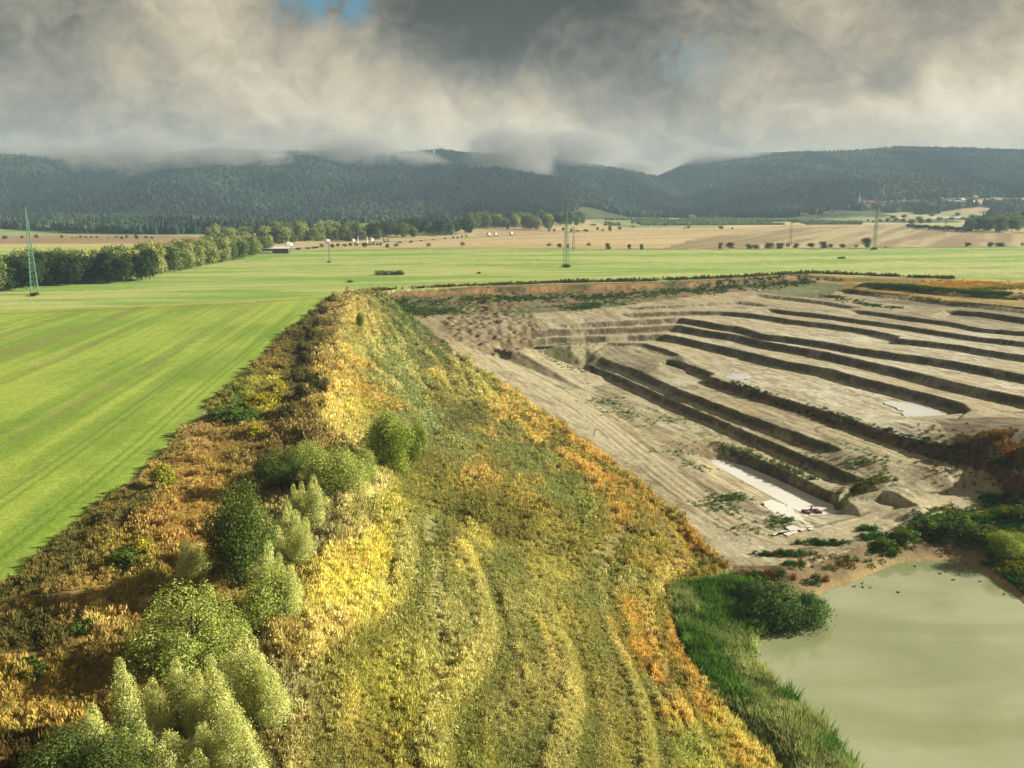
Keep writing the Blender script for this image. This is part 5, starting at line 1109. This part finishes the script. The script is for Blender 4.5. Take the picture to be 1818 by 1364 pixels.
for i, x in enumerate(np.linspace(1613, 1722, 15)):
    px_tree('belt_mid' if i % 2 else 'belt_dark', x, 405.5 + (x - 1613) * .065, random.uniform(8, 11), random.uniform(9, 12), 'avenue_tree', 'tree in the line leading to the right wood, ' + ordn(i) + ' from the left', 'tree', 'line of trees by the right wood', z=0.0)
for i, (x, y, h_, w_) in enumerate([(1618, 398, 9, 12), (1634, 397, 10, 13), (1648, 396, 9, 12), (1585, 388, 6, 10), (1605, 387, 7, 10), (1632, 390, 6, 12), (1668, 391, 6, 12), (1690, 391, 6, 12), (1710, 391, 6, 12), (1655, 384, 6, 10), (1700, 383, 6, 10)]):
    px_tree('belt_mid', x, y, h_, w_, 'hedge_tree', 'hazy green tree, ' + ordn(i) + ' of the hedges between village and right wood', 'tree', 'hedge trees below the village')
# bushes along the road at the middle left
RB_ = [(600, 439, 7, 8), (612, 438, 6, 9), (622, 438, 7, 8), (633, 437, 6, 9), (650, 436, 5, 7), (657, 436, 5, 6), (663, 436, 5, 6), (670, 436, 5, 6), (676, 436, 5, 6), (572, 440, 8, 9), (590, 441, 8, 10), (548, 443, 5, 12), (530, 444, 5, 12), (512, 446, 5, 12), (560, 442, 5, 12), (710, 432, 4, 8), (730, 431, 4, 8), (790, 425, 4, 5), (805, 424, 5, 5), (812, 424, 5, 5), (820, 423, 5, 5), (828, 422, 5, 5), (748, 429, 3, 6), (770, 427, 3, 6)]
for i, (x, y, h_, w_) in enumerate(RB_): px_tree('belt_light' if i % 2 else 'field_dark', x, y, h_, w_, 'roadside_bush', 'green roadside bush, ' + ordn(i) + ' of those by the motorway and its sign gantry', 'shrub', 'bushes by the motorway', z=0.0)
#MARK3
# ---------------------------------------------------------------- pylons and wires
M_STEEL = plain_mat("painted_green_steel", alb(140, 186, 158, 1.8), .6, 0.0, .1, 2, .3)
M_RUST = plain_mat("brown_weathered_steel", alb(140, 112, 90, 2), .7, 0, .15, 2, .3)
M_GREY = plain_mat("grey_concrete", alb(170, 170, 165, 2), .8, 0, .12, 1.5)
M_DARK = plain_mat("dark_metal", (.03, .03, .032), .5)
M_WHITE = plain_mat("white_paint", (.75, .75, .73), .6, 0, .06, 1.2)
M_GLASS = plain_mat("window_glass", (.03, .04, .05), .12, 0, .1, 1, .5)
LINE = at(1552, 442, 0) - at(62, 521, 0); LANG = math.atan2(LINE[1], LINE[0])
PT = []
def pylon(x, y, z, H, label):
    e = empty('lattice_pylon', (x, y, z), LANG + math.pi / 2); tag(e, label, 'pylon', 'lattice pylons of the power line')
    hb, ht, zt = 1.42, .42, H * .80
    def hw(zz): return hb + (ht - hb) * min(zz / zt, 1) if zz <= zt else ht * max(.12, 1 - (zz - zt) / (H - zt) * .9)
    for sx_, sy_ in ((1, 1), (1, -1), (-1, -1), (-1, 1)):
        bm = bmesh.new(); bar(bm, (sx_ * hb, sy_ * hb, -.3), (sx_ * ht, sy_ * ht, zt), .13, 4, .10); bar(bm, (sx_ * ht, sy_ * ht, zt), (sx_ * .06, sy_ * .06, H), .10, 4, .06)
        box(bm, sx_ * hb - .3, sx_ * hb + .3, sy_ * hb - .3, sy_ * hb + .3, -.4, .25); obj_bm('leg', bm, M_STEEL, e)
    bm = bmesh.new(); zz = 0.4; C4 = ((1, 1), (1, -1), (-1, -1), (-1, 1))
    while zz < H - 1.2:
        st = max(1.0, hw(zz) * 1.75); z2 = min(zz + st, H - .6)
        for k in range(4):
            a, b = C4[k], C4[(k + 1) % 4]; w0, w1 = hw(zz), hw(z2)
            bar(bm, (a[0] * w0, a[1] * w0, zz), (b[0] * w1, b[1] * w1, z2), .055, 3); bar(bm, (b[0] * w0, b[1] * w0, zz), (a[0] * w1, a[1] * w1, z2), .055, 3); bar(bm, (a[0] * w1, a[1] * w1, z2), (b[0] * w1, b[1] * w1, z2), .05, 3)
        zz = z2
    obj_bm('bracing', bm, M_STEEL, e)
    for i, (za, side, ln) in enumerate(((H * .78, 1, 3.1), (H * .78, -1, 3.1), (H * .89, 1, 2.6))):
        bm = bmesh.new(); w0 = hw(za)
        bar(bm, (side * w0, w0, za), (side * ln, 0, za), .07, 4, .05); bar(bm, (side * w0, -w0, za), (side * ln, 0, za), .07, 4, .05); bar(bm, (side * hw(za + 1.1), 0, za + 1.1), (side * ln, 0, za), .06, 4, .05)
        arm = obj_bm('crossarm', bm, M_STEEL, e)
        bm = bmesh.new()
        for k in range(7): bar(bm, (side * ln, 0, za - .15 - k * .17), (side * ln, 0, za - .25 - k * .17), .13, 6, .07)
        obj_bm('insulator', bm, M_DARK, arm)
        PT.append((i, e, (side * ln, 0, za - 1.4)))
    return e
pL, pM, pR = at(62, 521, 0), at(1005, 473, 0), at(1552, 442, 0)
nxt = pR + (pR - pM); prv = pL - (pM - pL)
for p, H_, lb in ((pL, 36, 'tall pale green lattice pylon standing before the left wood'), (pM, 35, 'pale green lattice pylon in the middle of the crop'), (pR, 37, 'pale green lattice pylon at the far edge of the crop, right'),
                  (nxt, 36, 'pale green lattice pylon beyond the stubble, next along the wires'), (prv, 36, 'pale green lattice pylon beside the bank, next along the wires')):
    pylon(p[0], p[1], 0, H_, lb)
bpy.context.view_layer.update()
order = [4, 0, 1, 2, 3]; M_WIRE = plain_mat("wire", (.22, .24, .23), .5, .5, .05)
for ph, nm in enumerate(('lower right', 'lower left', 'upper')):
    pts = [Vector(e.matrix_world @ Vector(q_)) for (i, e, q_) in PT if i == ph]; pts = [pts[k] for k in order]; bm = bmesh.new()
    for a, b in zip(pts[:-1], pts[1:]):
        L_ = []
        for k in range(25):
            t = k / 24; c = a.lerp(b, t); c.z -= 4 * 5.5 * t * (1 - t); L_.append(c)
        for c, d in zip(L_[:-1], L_[1:]): bar(bm, c, d, .022, 3)
    o = obj_bm('power_line', bm, M_WIRE); tag(o, ['wire strung on the camera side arms of the lattice pylons', 'wire strung on the far side arms of the lattice pylons', 'topmost wire strung between the lattice pylons'][ph], 'power line', 'wires between the lattice pylons')
def twin_pole(px, py, toppx, m, label):
    p = at(px, py, 0); H = (py - toppx) / pxm(p); e = empty('twin_pole', tuple(p), LANG + math.pi / 2); tag(e, label, 'power pole', 'twin power poles')
    for s_ in (1, -1):
        bm = bmesh.new(); bar(bm, (s_ * 1.15, 0, -.3), (s_ * .55, 0, H), .21, 7, .15); obj_bm('pole', bm, m, e)
    bm = bmesh.new()
    for k in range(4): bar(bm, (-1.0, 0, H * (.2 + .17 * k)), (.9, 0, H * (.2 + .17 * k)), .06, 4); bar(bm, (-1.05 + .1 * k, 0, H * (.2 + .17 * k)), (.8, 0, H * (.37 + .17 * k)), .05, 4)
    obj_bm('bracing', bm, m, e)
    for zz, ln in ((H * .97, 2.6), (H * .87, 1.9)):
        bm = bmesh.new(); box(bm, -ln, ln, -.09, .09, zz - .1, zz + .1); arm = obj_bm('crossarm', bm, m, e); bm = bmesh.new()
        for xx in (-ln + .2, 0, ln - .2): bar(bm, (xx, 0, zz + .1), (xx, 0, zz + .6), .1, 6, .05)
        obj_bm('insulator', bm, M_DARK, arm)
twin_pole(585, 465, 429, M_GREY, 'grey twin leg power pole in the crop near the left wood')
twin_pole(1018, 441, 404, M_RUST, 'brown twin leg power pole right behind the middle pylon')
twin_pole(1403, 436, 391, M_RUST, 'brown twin leg power pole in the stubble field')
twin_pole(1677, 421, 391, M_GREY, 'faint grey twin leg power pole before the right wood')

# ---------------------------------------------------------------- motorway, vehicles, sheds
def sheet(name, px, wid, z, m, kind='structure'):
    q_ = resample([at(p[0], p[1], 0) for p in px], 12)[0]; t = np.gradient(q_[:, :2], axis=0); t /= np.hypot(t[:, 0], t[:, 1])[:, None]; nr_ = np.stack([-t[:, 1], t[:, 0]], 1)
    A = q_[:, :2] + nr_ * wid / 2; B_ = q_[:, :2] - nr_ * wid / 2; zz_ = np.maximum(grid_z(A[:, 0], A[:, 1]), grid_z(B_[:, 0], B_[:, 1])) + z
    V = np.concatenate([np.column_stack([A, zz_]), np.column_stack([B_, zz_])]); n = len(q_); F = np.array([(i, i + 1, n + i + 1, n + i) for i in range(n - 1)])
    o = mesh_arr(name, V, F, [m]); tag(o, kind=kind); return o
M_ASPH = plain_mat("pale_asphalt", alb(206, 196, 170, 2), .9, 0, .08, .3)
sheet('motorway', [(470, 446), (560, 438), (640, 432), (720, 428), (800, 424), (870, 420), (960, 416.5), (1010, 412.5)], 11, .35, M_ASPH)
M_LW = plain_mat("grimy_white_paint", (.40, .40, .38), .6, 0, .1); M_CAB = plain_mat("cab_paint", alb(120, 150, 180, 1.6), .4, 0, .05); M_YEL = plain_mat("yellow_tarpaulin", alb(214, 190, 130, 2.2), .6, 0, .06)
def lorry(px, py, lpx, body, label, heading=None):
    lpx *= .55; p = at(px, py, 0); m = pxm(p); Lm = lpx / m; e = empty('lorry', (p[0], p[1], float(grid_z(p[:1], p[1:2])[0]) + .36), heading or .55); tag(e, label, 'lorry', 'lorries on the motorway')
    bm = bmesh.new(); box(bm, -Lm / 2, Lm / 2 - 2.4, -1.25, 1.25, .95, 3.9); bmesh.ops.bevel(bm, geom=bm.edges[:], offset=.06, affect='EDGES'); obj_bm('cargo_box', bm, body, e)
    bm = bmesh.new(); v_ = box(bm, Lm / 2 - 2.2, Lm / 2, -1.2, 1.2, .6, 3.3)
    for q_ in v_:
        if q_.co.z > 2 and q_.co.x > Lm / 2 - 1: q_.co.x -= .45
    cab_ = obj_bm('cab', bm, M_CAB if body is M_YEL else M_WHITE, e)
    bm = bmesh.new(); box(bm, Lm / 2 - .38, Lm / 2 - .1, -1.05, 1.05, 1.9, 2.7); obj_bm('windscreen', bm, M_GLASS, cab_)
    bm = bmesh.new(); box(bm, -Lm / 2 + .2, Lm / 2 - .4, -.5, .5, .62, .9); obj_bm('chassis', bm, M_DARK, e)
    for xx in (-Lm / 2 + 1.2, -Lm / 2 + 2.4, Lm / 2 - 1.2):
        for yy in (-1.1, 1.1): bm = bmesh.new(); bar(bm, (xx, yy - .15, .5), (xx, yy + .15, .5), .5, 12); obj_bm('wheel', bm, M_DARK, e)
lorry(514, 440, 22, M_LW, 'long white lorry on the motorway next to the pale sheds')
lorry(582, 433.5, 14, M_LW, 'white lorry with pale blue load near the grey twin pole'); lorry(628, 432.5, 8, M_LW, 'small white lorry left of the sign gantry'); lorry(661, 431, 8, M_LW, 'small white lorry right of the sign gantry')
lorry(686, 431, 19, M_YEL, 'lorry with a yellow covered load on the motorway'); lorry(868, 420.5, 10, M_LW, 'left white lorry of the group at the end of the tree belt'); lorry(880, 420, 8, M_LW, 'right white lorry of the group at the end of the tree belt'); lorry(908, 418.5, 9, M_LW, 'white lorry alone farther along the motorway')
# sign gantry
p = at(644, 434, 0); e = empty('sign_gantry', (p[0], p[1], 0.2), -.25); tag(e, 'white sign gantry over the motorway seen from behind', 'gantry')
for s_ in (-1, 1): bm = bmesh.new(); box(bm, s_ * 4.2 - .2, s_ * 4.2 + .2, -.2, .2, 0, 6.6); obj_bm('post', bm, M_WHITE, e)
bm = bmesh.new(); box(bm, -4.0, 4.0, -.15, .15, 5.2, 5.5); box(bm, -4.0, 4.0, -.15, .15, 6.2, 6.4); obj_bm('beam', bm, M_GREY, e)
bm = bmesh.new(); box(bm, -2.6, 2.6, -.42, -.2, 4.2, 7.4); obj_bm('sign_board', bm, M_GREY, e)
# sheds
M_ROOF = plain_mat("pale_sheet_roof", alb(236, 232, 220, 1.8), .6, 0, .08, .6); M_TILE = plain_mat("red_roof_tiles", alb(156, 116, 98, 2.2), .85, 0, .2, 2); M_PLAST = plain_mat("pale_plaster", alb(226, 220, 208, 1.9), .85, 0, .08, 1); M_BRN = plain_mat("brown_boards", (.06, .05, .04), .8, 0, .2, 1)
def gable(bm, L_, W_, h0, h1, over=.4):
    x0, x1 = -L_ / 2 - over, L_ / 2 + over; yy = W_ / 2 + over; v = [bm.verts.new(c) for c in ((x0, -yy, h0), (x1, -yy, h0), (x1, 0, h1), (x0, 0, h1), (x0, yy, h0), (x1, yy, h0), (x0, -yy, h0 + .25), (x1, -yy, h0 + .25), (x1, 0, h1 + .28), (x0, 0, h1 + .28), (x0, yy, h0 + .25), (x1, yy, h0 + .25))]
    for f in ((6, 7, 8, 9), (9, 8, 11, 10), (0, 3, 2, 1), (3, 4, 5, 2), (0, 1, 7, 6), (4, 10, 11, 5), (1, 2, 8, 7), (2, 5, 11, 8), (0, 6, 9, 3), (3, 9, 10, 4)): bm.faces.new([v[i] for i in f])
def house(p, L_, W_, h0, rise, rz, wall, roof, name, label, cat='house', group=None, chimney=True, nwin=3):
    e = empty(name, p, rz); tag(e, label, cat, group); bm = bmesh.new(); box(bm, -L_ / 2, L_ / 2, -W_ / 2, W_ / 2, -1.5, h0)
    for s_ in (-1, 1):
        a = [bm.verts.new(c) for c in ((s_ * L_ / 2, -W_ / 2 + .01, h0), (s_ * L_ / 2, W_ / 2 - .01, h0), (s_ * L_ / 2, 0, h0 + rise - .05))]; bm.faces.new(a)
    obj_bm('wall', bm, wall, e); bm = bmesh.new(); gable(bm, L_, W_, h0 + .02, h0 + rise); rf = obj_bm('roof', bm, roof, e)
    if chimney: bm = bmesh.new(); box(bm, L_ * .2, L_ * .2 + .8, -.4, .4, h0 + rise * .6, h0 + rise + 1.1); obj_bm('chimney', bm, roof, rf)
    for k in range(nwin):
        xx = -L_ / 2 + L_ * (k + .5) / nwin; bm = bmesh.new(); box(bm, xx - .6, xx + .6, -W_ / 2 - .06, -W_ / 2 - .004, h0 * .35, h0 * .75); obj_bm('window', bm, M_GLASS, e)
    return e
def px_house(px, py, wpx, hpx, W_, rz, wall, roof, name, label, z=None, rise=.45, **k):
    p = hit(px, py) if z is None else Vector(at(px, py, z)); m = pxm(p); return house((p.x, p.y, p.z), wpx / m, W_, hpx / m * (1 - rise), hpx / m * rise, rz, wall, roof, name, label, **k)
px_house(488, 449.5, 52, 11, 16, .12, M_BRN, M_ROOF, 'farm_shed', 'low dark shed with white roof at the end of the left wood', z=0, rise=.25, cat='shed', chimney=False, nwin=4)
p = at(470, 451, 0); e = empty('panel_fence', (p[0], p[1] - 9, .1), .12); tag(e, 'white fence band in front of the low dark shed', 'fence'); bm = bmesh.new(); box(bm, -2, 7.5, -.1, .1, 1.0, 2.6)
for k in range(6): box(bm, -1.9 + k * 1.85, -1.75 + k * 1.85, .1, .25, 0, 2.5)
obj_bm('fence_panel', bm, M_WHITE, e)
# village on the foot of the right hill
VH = [(1449, 377, 12, 4), (1466, 375, 9, 4), (1484, 372, 9, 4), (1496, 371, 10, 4), (1505, 369, 9, 4), (1518, 367, 12, 5), (1532, 364, 10, 5), (1546, 363, 12, 5), (1560, 362, 9, 4), (1572, 362.5, 12, 4), (1583, 362, 9, 5), (1594, 362, 8, 4), (1603, 361, 9, 5), (1614, 361, 9, 4), (1624, 360, 8, 4), (1634, 361, 8, 4), (1645, 361, 7, 3), (1662, 360, 10, 5), (1670, 356, 6, 4), (1683, 360, 10, 4), (1692, 357, 9, 4),
      (1699, 361, 14, 4), (1708, 358, 8, 4), (1720, 361, 12, 4), (1731, 354, 9, 5), (1728, 362, 7, 4), (1420, 384, 9, 4), (1465, 381.5, 7, 3), (1268, 385, 10, 5), (1290, 386, 12, 4), (1652, 364, 7, 3), (1566, 366, 9, 3), (1477, 378, 7, 3), (1540, 368, 8, 3)]
LONE = {1420: 'small house alone at the hill foot just left of the village', 1268: 'small farmhouse at the foot of the right hill, left of the long white warehouse', 1290: 'house at the foot of the right hill, nearest the long white warehouse'}
for i, (x, y, w_, h_) in enumerate(sorted(VH)):
    white = x > 1655 and i % 3 != 1
    px_house(x, y, w_, h_ + 1, random.uniform(7, 10), random.uniform(-.5, .5), M_PLAST, M_GREY if white and i % 2 else (M_ROOF if white else M_TILE), 'village_house',
             LONE.get(x) or ('pale roofed house, ' if white else 'red roofed house, ') + ordn(i - 3) + ' from the left in the hill village', group='houses of the hill village')
# church
p = hit(1524, 365); m = pxm(p); e = empty('church', (p.x, p.y, p.z), .3); tag(e, 'white village church with a pointed spire on the hill foot', 'church'); s_ = 2.6
bm = bmesh.new(); box(bm, -s_, s_, -s_, s_, -2, 14); obj_bm('tower', bm, M_PLAST, e)
bm = bmesh.new(); bar(bm, (0, 0, 14.0), (0, 0, 17), s_ * 1.42, 8, s_ * .95); bar(bm, (0, 0, 17), (0, 0, 27), s_ * .95, 8, .05); obj_bm('spire', bm, M_GREY, e)
bm = bmesh.new(); box(bm, s_ + .01, s_ + 18, -5, 5, -2, 7); obj_bm('nave', bm, M_PLAST, e)
bm = bmesh.new(); gable(bm, 18, 10, 7.02, 12); bmesh.ops.translate(bm, verts=bm.verts, vec=(s_ + 9.4, 0, 0)); obj_bm('roof', bm, M_TILE, e)
for k in range(4): bm = bmesh.new(); box(bm, s_ + 2 + k * 4, s_ + 3.2 + k * 4, -5.08, -5.004, 2, 5.5); obj_bm('window', bm, M_GLASS, e)
px_house(1357, 385.5, 26, 5, 18, .1, M_PLAST, M_ROOF, 'warehouse', 'long white warehouse at the foot of the right hill', z=2, rise=.3, cat='warehouse', chimney=False, nwin=6)
px_house(1692, 390, 76, 4.2, 20, .02, M_PLAST, M_ROOF, 'greenhouse', 'long pale greenhouse hall beside the right wood', rise=.4, cat='greenhouse', chimney=False, nwin=8)
px_house(1596, 391, 9, 4, 9, .3, M_PLAST, M_ROOF, 'farm_barn', 'white barn at the top of the stubble field', rise=.4, cat='barn', chimney=False, nwin=2)
px_house(1228, 385.5, 10, 4, 9, .3, M_PLAST, M_TILE, 'farmhouse', 'red farmhouse below the gap between the hills', z=2, rise=.45)
# mast on the left ridge
p = hit(771, 281); e = empty('radio_mast', (p.x, p.y, p.z), 0); tag(e, 'slim white mast on the ridge of the left hill', 'mast')
bm = bmesh.new(); bar(bm, (0, 0, 0), (0, 0, 26), .9, 6, .5); obj_bm('mast_pole', bm, M_WHITE, e); bm = bmesh.new(); bar(bm, (0, 0, 20), (0, 0, 21.5), 2.0, 8); obj_bm('platform', bm, M_WHITE, e)

# ---------------------------------------------------------------- things in the pit
M_RED = plain_mat("rusty_red_steel", (.10, .028, .022), .6, 0, .35, 2.5)
p = at(1441, 910, TZ + .05); e = empty('pump_raft', (p[0], p[1], TZ + .05), .18); tag(e, 'dark red floating pump raft at the near end of the milky trench', 'raft')
for s_ in (-1, 1):
    bm = bmesh.new(); box(bm, s_ * 1.25 - .45, s_ * 1.25 + .45, -1.0, 1.0, -.25, .42); bmesh.ops.bevel(bm, geom=bm.edges[:], offset=.1, segments=2, affect='EDGES'); obj_bm('float', bm, M_RED, e)
bm = bmesh.new(); box(bm, -.78, .78, .45, .65, .2, .42); box(bm, -.78, .78, -.65, -.45, .2, .42); obj_bm('deck_frame', bm, M_DARK, e)
bm = bmesh.new(); bar(bm, (0, .2, .3), (0, .2, 1.05), .2, 10, .16); box(bm, -.3, .3, -.1, .5, .42, .6); pu = obj_bm('pump', bm, M_RED, e)
bm = bmesh.new(); bar(bm, (0, .2, 1.0), (.35, .6, 1.25), .07, 6); obj_bm('outlet_pipe', bm, M_DARK, pu)
p = hit(1056, 774); e = empty('marker_post', (p.x, p.y, p.z)); tag(e, 'small white marker post on the pit floor beside the haul road', 'post')
bm = bmesh.new(); box(bm, -.28, .28, -.12, .12, -.2, 1.35); bmesh.ops.bevel(bm, geom=bm.edges[:], offset=.04, affect='EDGES'); obj_bm('post', bm, M_WHITE, e); bm = bmesh.new(); box(bm, -.33, .33, -.17, .17, 1.352, 1.46); obj_bm('cap', bm, M_GREY, e)
M_WOOD = plain_mat("bleached_wood", (.35, .30, .22), .85, 0, .2, 3)
p = hit(1496, 988); o_ = bmesh.new(); bar(o_, (-.9, 0, .15), (.8, .2, .5), .09, 6, .05); bar(o_, (.1, .1, .36), (.5, .5, .75), .05, 5, .02); o = obj_bm('driftwood_branch', o_, M_WOOD); o.location = p; tag(o, 'bleached branch lying on the weedy bund by the pond', 'branch')
p = hit(674, 585); bm = bmesh.new(); bmesh.ops.create_icosphere(bm, subdivisions=2, radius=1.0)
for v in bm.verts: v.co = Vector((v.co.x * 1.1, v.co.y * .8, v.co.z * .6)) * (1 + random.uniform(-.12, .12))
o = obj_bm('boulder', bm, M_GREY); o.location = (p.x, p.y, p.z + .3); tag(o, 'pale grey boulder on the far grassy slope', 'boulder')
# ducks
M_DUCK = plain_mat("dark_feathers", (.025, .022, .018), .8, 0, .3, 9)
bm = bmesh.new(); bmesh.ops.create_uvsphere(bm, u_segments=12, v_segments=8, radius=1)
for v in bm.verts:
    x = v.co.x; v.co = Vector((x * .30, v.co.y * .13, v.co.z * .10 + .05 + (max(0, -x) ** 2) * .06))
for a, b, r0, r1 in (((.2, 0, .08), (.27, 0, .22), .055, .045), ((.25, 0, .22), (.33, 0, .235), .06, .05), ((.33, 0, .23), (.40, 0, .215), .025, .018)): bar(bm, a, b, r0, 8, r1)
duck_me = bpy.data.meshes.new('duck'); bm.to_mesh(duck_me); bm.free(); duck_me.materials.append(M_DUCK)
for f in duck_me.polygons: f.use_smooth = True
DK = [(1669, 1019, 'duck swimming near the far middle of the pond'), (1692, 1030, 'duck just right of the one in the far middle of the pond'), (1740, 1033, 'duck swimming off the far right shore'), (1783, 1055, 'larger dark duck close to the right shore'), (1531, 1036, 'duck nearest the sandy left shore, back of four'), (1516, 1042, 'leftmost duck of the group by the sandy shore'),
      (1532, 1043, 'middle duck of the group by the sandy shore'), (1545, 1044, 'right duck of the group by the sandy shore'), (1594, 1052, 'duck alone in front of the group on the pond'), (1625, 1006, 'duck at the far shore of the pond')]
for x, y, lb in DK:
    p = at(x, y, POND_Z + .02); o = bpy.data.objects.new('duck', duck_me); C.collection.objects.link(o); o.location = p; o.rotation_euler = (0, 0, random.uniform(0, 6.28)); o.scale = (.95,) * 3; tag(o, lb, 'duck', 'ducks on the pond')

# ---------------------------------------------------------------- mist on the hills and haze over the plain
def mist_mat(dens):
    m = bpy.data.materials.new("mist"); m.use_nodes = True; t = NT(m.node_tree); t.n.clear(); o = t.new('ShaderNodeOutputMaterial'); pv = t.new('ShaderNodeVolumePrincipled')
    pv.inputs['Color'].default_value = (.36, .36, .345, 1); pv.inputs['Anisotropy'].default_value = 0.0  # colour greyed to stand in for the shade of cloud above
    tc2 = t.new('ShaderNodeTexCoord'); g = t.new('ShaderNodeNewGeometry'); d2 = t.vmath('DOT_PRODUCT', tc2.outputs['Object'], tc2.outputs['Object'])
    fall = t.mrange(d2, 0.05, 0.95, 1.0, 0.0)
    n = t.noise(t.mapping(g.outputs['Position'], scale=(1, .6, 1.5)), 0.0085, 6, .62, .5)
    n = t.math('ADD', t.math('MULTIPLY', n, .6), t.math('MULTIPLY', t.noise(t.mapping(g.outputs['Position'], scale=(1, .6, 1.2)), 0.021, 5, .62, .8), .4)); e_ = t.math('ADD', t.math('MULTIPLY', t.math('SUBTRACT', n, .5), 5.5), t.math('SUBTRACT', t.math('MULTIPLY', fall, 1.9), .95))
    t.l.new(t.math('MULTIPLY', t.math('MAXIMUM', e_, 0.0), dens), pv.inputs['Density']); t.l.new(pv.outputs[0], o.inputs['Volume'])
    m.cycles.volume_step_rate = 1.0 if hasattr(m.cycles, 'volume_step_rate') else 1
    return m
M_MIST = mist_mat(0.013)
bm = bmesh.new(); bmesh.ops.create_icosphere(bm, subdivisions=3, radius=1); MIST_ME = bpy.data.meshes.new('mist'); bm.to_mesh(MIST_ME); bm.free(); MIST_ME.materials.append(M_MIST)
MI = [(20, 304, 270, 92, 2420), (230, 300, 220, 98, 2420), (430, 304, 160, 92, 2420), (500, 330, 70, 78, 2340), (620, 282, 150, 66, 2520), (745, 296, 80, 40, 2560), (905, 282, 115, 92, 2450), (1010, 268, 140, 52, 2700), (1290, 286, 120, 32, 3100), (-180, 308, 220, 98, 2400), (1720, 296, 90, 22, 2900), (1130, 300, 70, 22, 2900)]
for (x, y, rx, ry, d) in MI:
    v = pxdir(x, y); v = v / v[1]; o = bpy.data.objects.new('mist', MIST_ME); C.collection.objects.link(o); o.location = (v[0] * d, d, HCAM + v[2] * d)
    o.scale = (rx * d / FPX, 240, ry * d / FPX); tag(o, kind='stuff')
bm = bmesh.new(); box(bm, -5000, 5000, -4900, 5000, -30, 300); HZ_ME = bm
m = bpy.data.materials.new("haze"); m.use_nodes = True; t = NT(m.node_tree); t.n.clear(); o = t.new('ShaderNodeOutputMaterial'); pv = t.new('ShaderNodeVolumePrincipled')
pv.inputs['Color'].default_value = (.29, .42, .55, 1); pv.inputs['Density'].default_value = 1.4e-4; pv.inputs['Anisotropy'].default_value = 0.0; t.l.new(pv.outputs[0], o.inputs['Volume'])
hz = obj_bm('haze', bm, m); tag(hz, kind='stuff')
